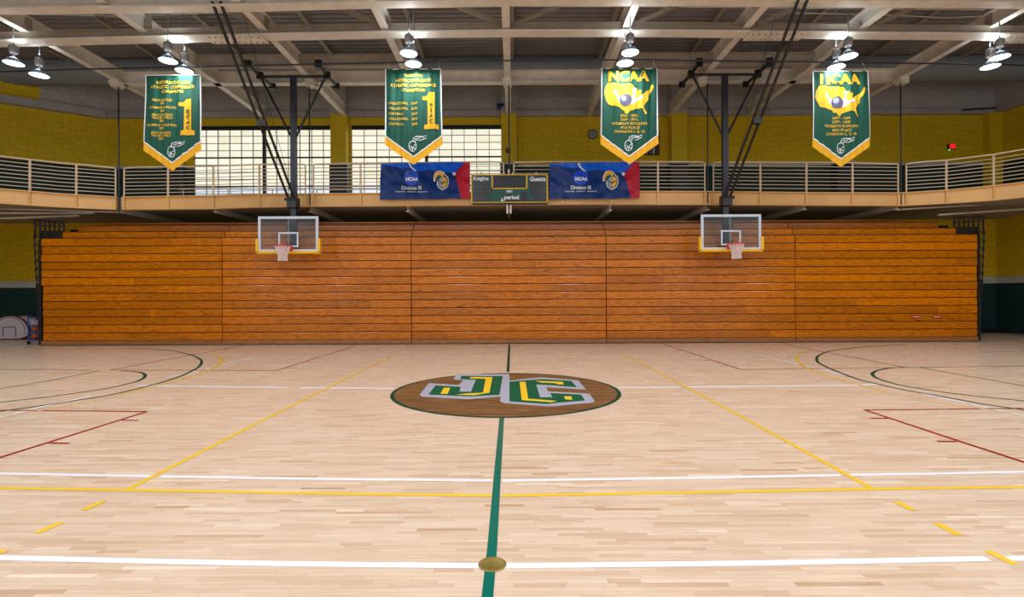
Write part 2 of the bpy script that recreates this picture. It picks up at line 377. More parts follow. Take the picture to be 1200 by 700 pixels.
fline([(0, 425.5), (60, 417.4), (107, 411.2)], .09, M['line_wf']); fline([(1085, 407.6), (1140, 414.5), (1210, 423.5)], .09, M['line_wf'])
fline([(-20, 494), (62, 474), (108, 464)], .065, M['line_w']); fline([(195, 443), (234, 435)], .065, M['line_w'])
fline([(240, 433.5), (247, 431.6)], .065, M['line_w']); fline([(257, 429), (299, 418.4)], .065, M['line_w'])
fline([(891, 416.7), (936, 427)], .065, M['line_w']); fline([(944, 429), (955, 431.2)], .065, M['line_w']); fline([(960, 432.3), (992, 440)], .065, M['line_w'])
fline([(1080, 461.5), (1132, 472.5)], .065, M['line_w']); fline([(1137, 474), (1215, 490)], .065, M['line_w'])
fline([(459, 417.6), (380, 457), (300, 497), (150, 574)], .05, M['line_y'], .0018); fline([(733, 416.5), (740, 420), (880, 494.5), (1022, 573)], .05, M['line_y'], .0018)
for a, b in (((121, 587.5), (98, 598.5)), ((72, 612.5), (43, 625.5)), ((7, 645), (-10, 652)), ((1050, 588), (1070, 598.5)), ((1097, 613.5), (1124, 627.5)), ((1157, 646), (1190, 662))):
    fline([a, b], .055, M['line_y'], .002)
fline([(596.8, 403.9), (595.3, 436)], .06, M['line_gd'], .0022); fline([(588.5, 484), (583, 555), (577, 640), (571, 702), (569, 730)], .06, M['line_g'], .0022)
gl = [(147, 408.3), (180, 409.3), (205, 412), (226, 417), (236, 423), (233, 430), (222, 436.5), (205, 443.5), (180, 451), (130, 463), (80, 471), (50, 475.5), (0, 482.5), (-30, 486)]
gi = [(140, 435), (155, 435.3), (167, 437.5), (170, 441.3), (163, 446.3), (150, 450), (125, 455.5), (80, 462.2), (40, 467.3), (-30, 475)]
gr = [(1062, 404.2), (1027, 405.8), (1000, 408), (975, 411.2), (961, 416), (957, 420.7), (961, 426.5), (982, 436), (1005, 444.5), (1030, 450.7), (1060, 457.3), (1100, 464.3), (1137, 471), (1160, 475), (1230, 485)]
gj = [(1085, 431), (1050, 431), (1031, 433.8), (1022.5, 437.7), (1026, 442.5), (1040, 447.7), (1060, 452.6), (1100, 459), (1137, 463.8), (1230, 473)]
for g_ in (gl, gi, gr, gj): fline(curve(g_), .06, M['line_gd'], .0020)
fline([(118, 434.4), (55, 447), (-20, 459)], .04, M['line_gd'], .002); fline([(-20, 433.4), (55, 433.3), (105, 434)], .04, M['line_gd'], .002)
fline([(1079, 431.2), (1140, 442), (1220, 456)], .04, M['line_gd'], .002); fline([(1079, 430.8), (1140, 430), (1220, 429)], .04, M['line_gd'], .002)
yl = [(248, 414.5), (257, 418), (260, 423), (255, 429), (240, 436.3), (215, 444), (185, 452), (140, 463)]
yr = [(947, 412), (937, 415.5), (934, 420.3), (937, 426), (950, 433.7), (975, 443), (1005, 451), (1040, 460)]
fline(curve(yl), .055, M['line_y'], .0019); fline(curve(yr), .055, M['line_y'], .0019)
fline(curve([(140, 463), (100, 472), (50, 481), (-20, 491)]), .05, M['line_yf'], .0019); fline(curve([(1040, 460), (1075, 467.5), (1112, 474), (1210, 487)]), .05, M['line_yf'], .0019)
fline([(-10, 451.5), (60, 440), (135, 428.5)], .05, M['line_yf'], .0017); fline([(1145, 440), (1210, 449)], .05, M['line_yf'], .0017)
fline([(-20, 480.8), (171, 482.7)], .05, M['line_r'], .0014); fline([(172, 482.7), (-30, 546)], .05, M['line_r'], .0014)
fline([(143, 492.6), (162, 492.9)], .05, M['line_r'], .0014); fline([(58, 519.5), (81, 520)], .05, M['line_r'], .0014)
fline([(1013, 480.8), (1230, 478.6)], .05, M['line_r'], .0014); fline([(1013, 480.6), (1120, 516), (1200, 542), (1230, 551)], .05, M['line_r'], .0014)
fline([(1020, 490.6), (1040, 490.4)], .05, M['line_r'], .0014); fline([(1098, 517.6), (1121, 517.8)], .05, M['line_r'], .0014)
fline([(324, 434.6), (419, 404.6)], .045, M['line_r'], .0014); fline([(130, 433.8), (324, 434.6)], .06, M['line_rf'], .0014); fline([(130, 433.6), (285, 405)], .06, M['line_rf'], .0014)
for a, b in (((332, 431.4), (347, 431.4)), ((360, 424.3), (369, 424.3)), ((393, 412.3), (402, 412.3)), ((791, 411.2), (800, 410.9)), ((823, 422.5), (833, 422.4)), ((843, 429.2), (852, 429.1))):
    fline([a, b], .045, M['line_r'], .0014)
fline([(776, 402.9), (868, 433.3)], .045, M['line_r'], .0014); fline([(868, 433.3), (1062, 431)], .06, M['line_rf'], .0014); fline([(915, 403), (1063, 431.2)], .06, M['line_rf'], .0014)
# centre logo
CX, CY, CR = -.13, 8.2, 1.83
def disc(name, r0, r1, z, m, par, cx=CX, cy=CY, n=72):
    mb = MB()
    for k in range(n):
        t = 2 * math.pi * k / n; mb.v.append((cx + r1 * math.cos(t), cy + r1 * math.sin(t), z))
    if r0: 
        for k in range(n):
            t = 2 * math.pi * k / n; mb.v.append((cx + r0 * math.cos(t), cy + r0 * math.sin(t), z))
        mb.f = [(k, (k + 1) % n, n + (k + 1) % n, n + k) for k in range(n)]
    else: mb.f = [tuple(range(n))]
    return obj(name, mb, m, par)
logo = disc('centre_logo', 0, CR - .02, .0026, M['stain'], floor)
disc('ring', CR - .06, CR, .003, M['line_gd'], logo)
def fpoly(name, pts, m, z, par):
    P = [FL(450 + x / 4.138, 425 + y / 4.138) for x, y in pts]
    b = bmesh.new(); vs = [b.verts.new((p.x, p.y, z)) for p in P]; f = b.faces.new(vs); f.normal_update(); bmesh.ops.triangulate(b, faces=[f])
    mb = MB(); mb.v = [tuple(v.co) for v in b.verts]; b.verts.index_update(); mb.f = [tuple(v.index for v in f.verts) for f in b.faces]; b.free()
    return obj(name, mb, m, par)
fpoly('letter_outline', [(354, 58), (604, 57), (608, 60), (609, 89), (735, 75), (772, 73), (936, 87), (946, 93), (980, 133), (786, 121), (796, 141), (994, 152), (1022, 187), (1012, 196), (822, 213), (785, 213), (580, 198), (563, 190), (566, 166), (410, 180), (184, 167), (173, 158), (214, 104), (224, 101), (362, 111), (385, 86), (345, 85), (337, 80)], M['logo_grey'], .0034, logo)
fpoly('letter_fill', [(375, 66), (576, 67), (560, 158), (420, 166), (215, 157), (250, 112), (372, 119), (366, 142), (422, 143), (445, 85), (370, 82)], M['logo_green'], .004, logo)
fpoly('letter_fill', [(608, 94), (680, 88), (770, 82), (908, 90), (936, 121), (800, 111), (738, 108), (757, 170), (816, 170), (806, 149), (955, 157), (976, 186), (850, 196), (790, 203), (608, 190)], M['logo_green'], .004, logo)
fpoly('letter_inlay', [(418, 71), (526, 72), (511, 148), (435, 160), (350, 158), (395, 152), (480, 148), (493, 80), (418, 79)], M['logo_yellow'], .0046, logo)
fpoly('letter_inlay', [(290, 124), (321, 124), (308, 154), (274, 153)], M['logo_yellow'], .0046, logo)
fpoly('letter_inlay', [(658, 95), (686, 95), (699, 177), (838, 188), (815, 194), (668, 184)], M['logo_yellow'], .0046, logo)
fpoly('letter_inlay', [(733, 90), (866, 95), (873, 108), (840, 107), (836, 102), (760, 98)], M['logo_yellow'], .0046, logo)
fpoly('letter_inlay', [(872, 165), (908, 166), (914, 182), (880, 181)], M['logo_yellow'], .0046, logo)
pc = FL(577, 662)
pl = tag(obj('floor_plate', MB().lathe([(0, .0045), (.066, .0045), (.070, .0062), (.077, .006), (.081, .003), (.081, 0), (0, 0)], pc, 40), M['brass'], smooth=True), 'small round brass cover plate set where the green line crosses the nearest white line', 'floor plate')
recentre(pl)

# ------------------------------------------------------------------ walls
def wallx(name, x0, x1, y, z0, z1, m, t=.2): return st(name, MB().box(x0, x1, y, y + t, z0, z1), m)
BW = 20.0
ZC = 8.60; ZS = 6.62; ZR = 10.35; ZB = 4.78
wb = struct('wall_back', (0, BW, 0))
def wp(name, x0, x1, z0, z1, m, y=BW, t=.2, par=None): return obj(name, MB().box(x0, x1, y, y + t, z0, z1), m, par or wb)
WIN = [(-12.63, -7.06), (-6.40, -0.45)]; WZ0, WZ1 = 5.05, 8.27
wp('lower_wainscot', -21.2, 19.1, 0, 1.93, M['green_wall']); wp('lower_band', -21.2, 19.1, 1.93, 2.19, M['strip'], BW - .02)
wp('lower_wall', -21.2, 19.1, 2.19, 4.5, M['yellow_wall'])
wp('upper_wall', -16.1, 19.1, ZC + .02, ZR, M['grey_wall'])
# yellow and wainscot fields, split round the windows
wp('yellow_field', -21.2, WIN[0][0], ZS, ZC + .02, M['yellow_wall']); wp('wainscot', -21.2, WIN[0][0], 4.5, ZS, M['green_wall'])
wp('yellow_field', -.45, 19.1, ZS, ZC + .02, M['yellow_wall']); wp('wainscot', -.45, 19.1, 4.5, ZS, M['green_wall'])
wp('yellow_head', WIN[0][0], -.45, WZ1, ZC + .02, M['yellow_plain']); wp('sill_wall', WIN[0][0], -.45, 4.5, WZ0, M['green_wall'])
wp('yellow_pier', WIN[0][1], WIN[1][0], WZ0, WZ1, M['yellow_plain'])
for a, b in ((-16.0, WIN[0][0]), (-.45, 19.1)): wp('upper_band', a, b, ZS, ZS + .1, M['strip'], BW - .03)
# ledge of cap blocks
x = -16.1
rnd = random.Random(5)
while x < 19.0:
    ln = min(1.14, 19.08 - x)
    obj('cap_block', MB().cbox(x + .006, x + ln - .006, BW - .16, BW + .02, ZC, ZC + .235, .012), M['cap'], wb); x += ln
# pilasters
for i, px in enumerate((-13.25, -6.78, -.16, 6.45, 12.9)):
    p = struct('pilaster', (px, BW, 0)); hw = .3
    obj('upper_shaft', MB().box(px - hw, px + hw, BW - .42, BW - .001, ZC, ZR), M['grey_wall'], p)
    obj('yellow_shaft', MB().box(px - hw, px + hw, BW - .42, BW - .001, ZS, ZC), M['yellow_plain'], p)
    obj('dark_base', MB().box(px - hw - .04, px + hw + .04, BW - .44, BW - .001, 4.86, ZS), M['mat_blue'], p)
    obj('base_cap', MB().box(px - hw - .05, px + hw + .05, BW - .46, BW - .002, ZS, ZS + .07), M['strip'], p)
# right side wall
def sidewall(nm, x, mg, my, mG, ya=-8, yb=BW):
    r = struct(nm, (x, 0, 0)); t = .2 if x > 0 else -.2
    for n_, z0, z1, m_ in (('lower_wainscot', 0, 1.93, mG), ('lower_wall', 2.19, 4.5, my), ('wainscot', 4.5, ZS, mG), ('yellow_field', ZS, ZC, my), ('upper_wall', ZC, ZR, mg)):
        obj(n_, MB().box(min(x, x + t), max(x, x + t), ya, yb + .2, z0, z1), m_, r)
    obj('lower_band', MB().box(min(x - .02 * (1 if t > 0 else -1), x + t), max(x - .02 * (1 if t > 0 else -1), x + t), ya, yb, 1.93, 2.19), M['strip'], r)
    return r
wr = sidewall('wall_right', 19.1, M['grey_side'], M['yellow_side'], M['green_side'])
for k in range(16): obj('cap_block', MB().box(18.94, 19.12, BW - (k + 1) * 1.14 + .006, BW - k * 1.14 - .006, ZC, ZC + .235), M['cap'], wr)
obj('corner_pier', MB().box(18.6, 19.1, BW - .3, BW, 4.9, ZC), M['yellow_plain'], wr)
wlft = sidewall('wall_left', -21.2, M['grey_side'], M['yellow_side'], M['green_side'])
# angled wall in the left corner above the balcony
A = Vector((-16.1, BW, 0)); B = Vector((-18.7, 18.25, 0)); Cc = Vector((-21.2, 16.0, 0))
wa = struct('wall_corner', (-18.6, 18.3, 0))
def slab_between(a, b, z0, z1, t=.15, off=0):
    d = (b - a).normalized(); n = Vector((-d.y, d.x, 0))
    if n.y < 0: n = -n
    a = a - n * off; b = b - n * off
    mb = MB(); return mb.add([(a.x, a.y, z0), (b.x, b.y, z0), (b.x + n.x * t, b.y + n.y * t, z0), (a.x + n.x * t, a.y + n.y * t, z0)] +
        [(a.x, a.y, z1), (b.x, b.y, z1), (b.x + n.x * t, b.y + n.y * t, z1), (a.x + n.x * t, a.y + n.y * t, z1)],
        [(0, 3, 2, 1), (4, 5, 6, 7), (0, 1, 5, 4), (1, 2, 6, 5), (2, 3, 7, 6), (3, 0, 4, 7)])
E_ = lerp(A, B, .62)
for a, b, mu in ((A, E_, M['grey_wall']), (E_, B, M['yellow_wall']), (B, Cc, M['yellow_wall'])):
    obj('upper_wall', slab_between(a, b, ZC, ZR), mu, wa); obj('yellow_field', slab_between(a, b, ZS, ZC), M['yellow_wall'], wa)
    obj('wainscot', slab_between(a, b, ZB, ZS), M['green_wall'], wa); obj('cap_block', slab_between(a, b, ZC - .02, ZC + .26, .4, .25), M['cap'], wa)
# black vinyl kerb along the foot of the lower wall, both ends
for x0, x1 in ((-21, -15.6), (15.4, 19.05)): obj('kerb', MB().box(x0, x1, BW - .45, BW - .01, 0, .16), M['black'], wb)
obj('corner_pier', MB().box(18.15, 18.42, BW - .14, BW, 2.19, 4.45), M['yellow_plain'], wb); obj('corner_pier', MB().box(18.15, 18.42, BW - .14, BW, 0.1, 1.93), M['mat_blue'], wb)
# windows
for wi, (x0, x1) in enumerate(WIN):
    wn = struct('window_%d' % (wi + 1), ((x0 + x1) / 2, BW, WZ0))
    n = 12; pw = (x1 - x0) / n; rows = 11; ph = (WZ1 - .08 - WZ0) / rows
    pm = {}
    for low in (0, 1):
        me = bpy.data.meshes.new('pane'); mb = MB().box(-pw / 2 + .012, pw / 2 - .012, 0, .03, .012, ph - .012); me.from_pydata(mb.v, [], mb.f); me.materials.append(M['pane_low' if low else 'pane']); pm[low] = me
    for c in range(n):
        for r in range(rows):
            o = bpy.data.objects.new('pane', pm[1 if r < 3 else 0]); COL.objects.link(o); o.parent = wn
            o.location = (x0 + pw * (c + .5) - wn.location.x, .06, r * ph)
    for c in range(n + 1):
        tw = .055 if c == 6 else .010
        obj('mullion', MB().box(x0 + pw * c - tw, x0 + pw * c + tw, BW + .03 - (.08 if c == 6 else 0), BW + .12, WZ0, WZ1), M['mullion'], wn)
    for r in range(rows + 1):
        tw = .03 if r in (3, 7) else (.05 if r == rows else .009)
        obj('transom', MB().box(x0, x1, BW + .035, BW + .12, WZ0 + ph * r - tw, WZ0 + ph * r + tw), M['mullion'], wn)
    obj('window_frame', MB().box(x0, x1, BW - .02, BW + .1, WZ1 - .06, WZ1 + .02), M['frame_dark'], wn)
    obj('window_backing', MB().box(x0 - .05, x1 + .05, BW + .13, BW + .18, WZ0 - .1, WZ1 + .1), M['mullion'], wn)

# ------------------------------------------------------------------ ceiling
def deck():
    mb = MB(); y = -8.0; p = .24; z = ZR; xs = (FX0, FX1); prof = []
    while y < BW + .2:
        prof += [(y, z), (y + .11, z), (y + .12, z - .12), (y + .22, z - .12)]; y += p + .0
    prof.append((y, z)); n = len(prof)
    mb.v = [(xs[0], a, b) for a, b in prof] + [(xs[1], a, b) for a, b in prof]
    mb.f = [(i, i + 1, n + i + 1, n + i) for i in range(n - 1)]
    return mb
ceil = st('ceiling', deck(), M['deck'])
BX = [-12.85, -9.75, -6.55, -3.35, -.17, 2.98, 6.15, 9.25, 12.65]
ZBm = 8.55
for i, bx in enumerate(BX):
    b = struct('roof_beam', (bx, 12, ZBm))
    y1 = BW - .16
    obj('beam_section', MB().ibeam((bx, 4, ZBm), (bx, y1, ZBm), .2, .42, .03, .02), M['steel_w'], b)
    if i % 2 == 0:
        st('hanger_bracket', MB().box(bx - .13, bx + .13, 16.28, 16.55, ZBm - .2, ZBm).box(bx - .17, bx - .12, 16.25, 16.6, ZBm - .12, ZBm + .0), M['steel_w'])
for bx in [-16.1] + BX + [16.0]:
    st('roof_joist', MB().ibeam((bx + .15, -6, ZR - .31), (bx + .15, BW, ZR - .31), .13, .25, .02, .015), M['steel_t'])
# white cross beam above the balcony edge
cb_ = struct('cross_beam', (0, 16.6, ZBm)); obj('beam_section', MB().ibeam((-12.85, 16.7, ZBm), (12.65, 16.7, ZBm), .25, .40, .035, .02), M['steel_w'], cb_)
for a, b in ((0, 1), (1, 3), (5, 6), (6, 7)):
    if (a, b) == (0, 1): continue
    c_ = struct('cross_beam', ((BX[a] + BX[b]) / 2, 15.45, ZBm))
    obj('beam_section', MB().ibeam((BX[a] + .02, 15.5, ZBm + .02), (BX[b] - .02, 15.5, ZBm + .02), .2, .36, .03, .02), M['steel_t'], c_)
# roof truss T1
tr = struct('roof_truss', (0, 13.35, 8.6))
TP = [(-80, 50), (0, 47.6), (150, 44), (300, 40.6), (450, 37.6), (600, 36), (750, 35.8), (900, 37.3), (1050, 39), (1200, 40.3), (1290, 43)]
tp = [W(a, b, 13.2) for a, b in TP]
mbt = MB(); mbw = MB()
for a, b in zip(tp, tp[1:]):
    d = Vector((0, .17, 0)); mbt.bar(a + d + Vector((0, 0, .02)), b + d + Vector((0, 0, .02)), .34, .04)
    mbw.bar(a + d + Vector((0, 0, .15)), b + d + Vector((0, 0, .15)), .03, .22); mbw.bar(a + d + Vector((0, 0, .27)), b + d + Vector((0, 0, .27)), .14, .03)
obj('bottom_flange', mbt, M['steel_w'], tr); obj('web', mbw, M['steel_t'], tr)  # paler flange, darker web: floor light on the underside put into the colour
obj('top_chord', MB().ibeam((-19, 13.37, 10.0), (19, 13.37, 10.0), .3, .25), M['steel_t'], tr)
posts = [-113, 30, 171, 309, 450, 595, 738, 883, 1022, 1162, 1305]
for px in posts:
    p = W(px, 28, 13.37); mb = MB()
    for s_ in (-.09, .07): mb.box(p.x + s_, p.x + s_ + .035, 13.3, 13.45, p.z - .1, 10.0)
    obj('web_post', mb, M['steel_t'], tr)
for px, d in ((171, -1), (309, -1), (450, -1), (592, -1), (600, 1), (738, 1), (883, 1), (1022, 1), (30, -1), (1162, 1)):
    p = W(px, 30, 13.37); q = Vector((p.x + d * 3.1, 13.37, 10.05)); obj('diagonal', MB().bar(p + Vector((d * .12, 0, .02)), q, .09, .11), M['steel_t'], tr)
for px in (273, 912, 1215):
    p = W(px, 40, 13.2); q = W(px, interp(TP, px)[0], 13.2); mb = MB().box(q.x - .75, q.x + .75, 13.16, 13.6, q.z - .03, q.z)
    obj('splice_plate', mb, M['steel_w'], tr)
    mb = MB()
    for i in range(9):
        for j in range(2): mb.lathe([(0, q.z - .055), (.022, q.z - .055), (.022, q.z - .03)], (q.x - .64 + i * .16, 13.24 + j * .27, 0), 6)
    bo = obj('bolt', mb, M['steel_t'], tr); bo['kind'] = 'stuff'
# nearer beam just under the top edge of the picture
NP = [(-80, 10), (0, 9), (150, 7.8), (300, 5.5), (420, 2), (600, -1), (800, -1), (1000, .5), (1200, 2), (1290, 5)]
np_ = [W(a, b, 12.0) for a, b in NP]; mb = MB()
for a, b in zip(np_, np_[1:]):
    mb.bar(a + Vector((0, .15, .02)), b + Vector((0, .15, .02)), .3, .04); mb.bar(a + Vector((0, .15, .17)), b + Vector((0, .15, .17)), .03, .28)
cb2 = struct('cross_beam', (0, 12.1, 8.55)); obj('beam_section', mb, M['steel_w'], cb2)
# thin conduits through the truss, and the banner pipe
tag(recentre(obj('conduit', MB().tube([W(a, b, 14.2) for a, b in ((0, 16), (150, 19), (300, 13), (600, 7), (900, 9), (1200, 12))], .014, 6), M['steel_w'])), 'thin pale conduit running across the roof behind the truss diagonals', 'conduit')
tag(recentre(obj('conduit', MB().tube([W(a, b, 14.4) for a, b in ((930, 15), (1050, 18), (1110, 21), (1200, 16))], .012, 6), M['steel_w'])), 'sagging thin cable above the truss at the right', 'conduit')
PIPE = [(-20, 85), (82, 81.5), (297, 77), (450, 73.5), (597, 71), (750, 70), (900, 72), (1125, 75), (1220, 77)]
tag(recentre(obj('banner_pipe', MB().tube([W(a, b, 13.78) for a, b in PIPE], .022, 8), M['mast'])), 'long dark pipe across the hall that the four green banners hang from', 'pipe')
# round duct under the roof deck at the back
dd = struct('roof_duct', (0, 18.55, 9.8)); x = -19.5
while x < 18.4:
    obj('duct_section', MB().tube([(x, 18.55, 9.82), (x + 1.9, 18.55, 9.82)], .47, 20), M['duct'], dd, True)
    obj('duct_collar', MB().tube([(x - .02, 18.55, 9.82), (x + .02, 18.55, 9.82)], .48, 20), M['duct'], dd, True); x += 1.92

# ------------------------------------------------------------------ balcony
TAB = [(-90, 13.7, 170, 211, 232), (-40, 14.5, 177, 216, 235.5), (0, 15.2, 183, 221, 239), (70, 15.9, 191, 226.7, 243.6), (137, 16.4, 196.3, 230.7, 246.5), (145, 16.4, 196.3, 230.8, 246.5),
       (250, 16.4, 194.8, 229, 245.6), (300, 16.4, 193, 227.7, 243.8), (362, 16.4, 192, 227, 243), (480, 16.4, 190.8, 226.2, 242), (597, 16.4, 189.6, 225, 240.8), (700, 16.4, 189.4, 224, 240.2), (829, 16.4, 189.6, 224.3, 240.8),
       (950, 16.4, 190.3, 225.6, 241.4), (1056, 16.4, 191.4, 226, 242), (1109, 16.05, 188, 222.6, 239.3), (1165, 15.6, 181, 217.3, 235.5), (1200, 15.1, 175, 213, 232), (1240, 14.5, 168, 207, 228), (1290, 13.7, 158, 198, 221)]
def bp(px, k, dy=0): r = interp(TAB, px); return W(px, r[k] + dy, r[0])
fas = struct('balcony', (0, 16.5, 4.45))
pxs = sorted(set([t[0] for t in TAB] + [35, 105, 1082, 1137, 1182] + list(range(160, 1050, 60))))
m1 = MB(); m2 = MB(); Z = Vector((0, 0, 1))
secs = [[p for p in pxs if p <= 137], [p for p in pxs if 145 <= p <= 362], [p for p in pxs if 362 <= p <= 597], [p for p in pxs if 597 <= p <= 829], [p for p in pxs if 829 <= p <= 1056], [p for p in pxs if p >= 1056]]
for sec in secs:
    m = MB()
    for a, b in zip(sec, sec[1:]):
        P = [bp(a, 2), bp(b, 2), bp(b, 3), bp(a, 3)]; n = Vector((0, .05, 0))
        P = [P[0], P[1], P[2], P[3]]
        m.add([q for q in P] + [q + n for q in P], [(0, 1, 2, 3), (7, 6, 5, 4), (0, 4, 5, 1), (2, 6, 7, 3), (1, 5, 6, 2), (0, 3, 7, 4)])
        for k, zz in ((2, -.02), (3, .02)):
            q0 = bp(a, k) + Vector((0, 0, zz)); q1 = bp(b, k) + Vector((0, 0, zz)); m.bar(q0 - Vector((0, .03, 0)), q1 - Vector((0, .03, 0)), .1, .03)
    obj('fascia_beam', m, M['fascia'], fas)
# posts / stiffeners
RS = [(-90, 135.5, [-30, 35, 89.5, 135.5]), (145.5, 358, [145.5, 197, 250, 304, 358]), (367.5, 590, [367.5, 422.5, 478, 534, 590]), (602, 826, [602, 659, 716, 771, 826]), (836, 1052.5, [836, 891, 945, 999, 1052.5]), (1062, 1290, [1062, 1109, 1164.5, 1225, 1280])]
for a, b, ps in RS:
    for p in ps: obj('stiffener', MB().bar(bp(p, 2, 0) - Vector((0, .03, 0)), bp(p, 3, 0) - Vector((0, .03, 0)), .09, .02, up=(0, 1, 0)), M['fascia'], fas)
RL = ['curved pale balcony railing at the far left where the track bends', 'straight pale balcony railing section in front of the left translucent window', 'balcony railing section behind the left blue vinyl banner',
      'balcony railing section behind the right blue vinyl banner and scoreboard end', 'straight balcony railing section right of the right basket mast, below the fourth green banner', 'curved pale balcony railing at the far right where the track bends']
for (a, b, ps), lab in zip(RS, RL):
    mid = (max(a, -40) + min(b, 1240)) / 2
    r = thing('balcony_railing', lab, 'railing', bp(mid, 2), 'railing sections along the balcony edge')
    up = [p for p in pxs if a < p < b]; up = [a] + up + [b]
    r_t = .024
    top = [bp(p, 1) for p in up]
    path = [bp(a, 2), bp(a, 1, 3)] + [bp(a, 1, .8) + Vector((.03, 0, 0))] + [q for q in top[1:-1]] + [bp(b, 1, .8) - Vector((.03, 0, 0)), bp(b, 1, 3), bp(b, 2)]
    obj('top_rail', MB().tube(path, r_t, 8), M['rail'], r, True)
    for k in range(7):
        f = (k + 1) / 8 * .98 + .02
        pts = [lerp(bp(p, 1), bp(p, 2), f) for p in up]; obj('bar', MB().tube(pts, .0125, 6), M['rail'], r)
    for p in ps:
        if p in (a, b): continue
        obj('post', MB().bar(bp(p, 2), bp(p, 1), .055, .03, up=(0, 1, 0)), M['rail'], r)
for q in (591, 596.5, 601.5): pass
# slab (underside visible) as polygons
path = [bp(p, 3) for p in pxs]
sl = MB()
for a, b in zip(path, path[1:]):
    za = 4.47
    A4 = [(a.x, a.y + .05), (b.x, b.y + .05), (max(min(b.x * 1.0, 19.1), -21.2), BW), (max(min(a.x, 19.1), -21.2), BW)]
    sl.add([(x, y, 4.47) for x, y in A4] + [(x, y, 4.78) for x, y in A4], [(3, 2, 1, 0), (4, 5, 6, 7), (0, 1, 5, 4)])
sl.box(15.2, 19.1, 8, 13.6, 4.47, 4.78); sl.box(-21.2, -16.6, 8, 13.6, 4.47, 4.78)
sl.add([(path[0].x, path[0].y, 4.47), (-21.2, path[0].y, 4.47), (-21.2, BW, 4.47), (path[0].x, BW, 4.47)], [(0, 1, 2, 3)])
sl.add([(path[-1].x, path[-1].y, 4.47), (19.1, path[-1].y, 4.47), (19.1, BW, 4.47), (path[-1].x, BW, 4.47)], [(0, 1, 2, 3)])
obj('balcony_slab', sl, M['slab'], fas)
for px in (137, 250, 362, 477, 596, 716, 831, 945, 1054):
    q = bp(px, 3); obj('outrigger', MB().ibeam((q.x, q.y + .1, 4.30), (q.x, BW, 4.30), .12, .17, .02, .015), M['steel_w'], fas)
for a, b in (((-30, 244), (140, 249)), ((0, 250), (110, 250)), ((-20, 257), (92, 253)), ((1050, 246), (1220, 236)), ((1100, 252), (1220, 244))):
    obj('outrigger', MB().bar(W(a[0], a[1], 16.6) , W(b[0], b[1], 17.0), .08, .05), M['steel_w'], fas)
# hanger rods
for px, nm in ((139.5, 'thin black hanger rod at the left bend of the balcony'), (363, 'thin black hanger rod just right of the left basket mast'), (597, 'thin black hanger rod in front of the central yellow pilaster'), (829.5, 'thin black hanger rod just left of the right basket mast'), (1056, 'thin black hanger rod at the right bend of the balcony')):
    p = bp(px, 3, 4); o = tag(obj('hanger_rod', MB().tube([p, (p.x, p.y, ZBm - .1)], .022, 8), M['black']), nm, 'rod', 'balcony hanger rods'); recentre(o)
# low inner guard rail along the window side of the track
g = thing('guard_rail', 'low thin rail on short posts along the translucent windows behind the balcony railing', 'railing', (-6.5, 19.3, ZB))
obj('top_rail', MB().tube([(-12.8, 19.3, 5.65), (-.6, 19.3, 5.65)], .018, 6), M['rail'], g)
for k in range(8): obj('post', MB().tube([(-12.6 + k * 1.7, 19.3, ZB), (-12.6 + k * 1.7, 19.3, 5.65)], .02, 6), M['rail'], g)

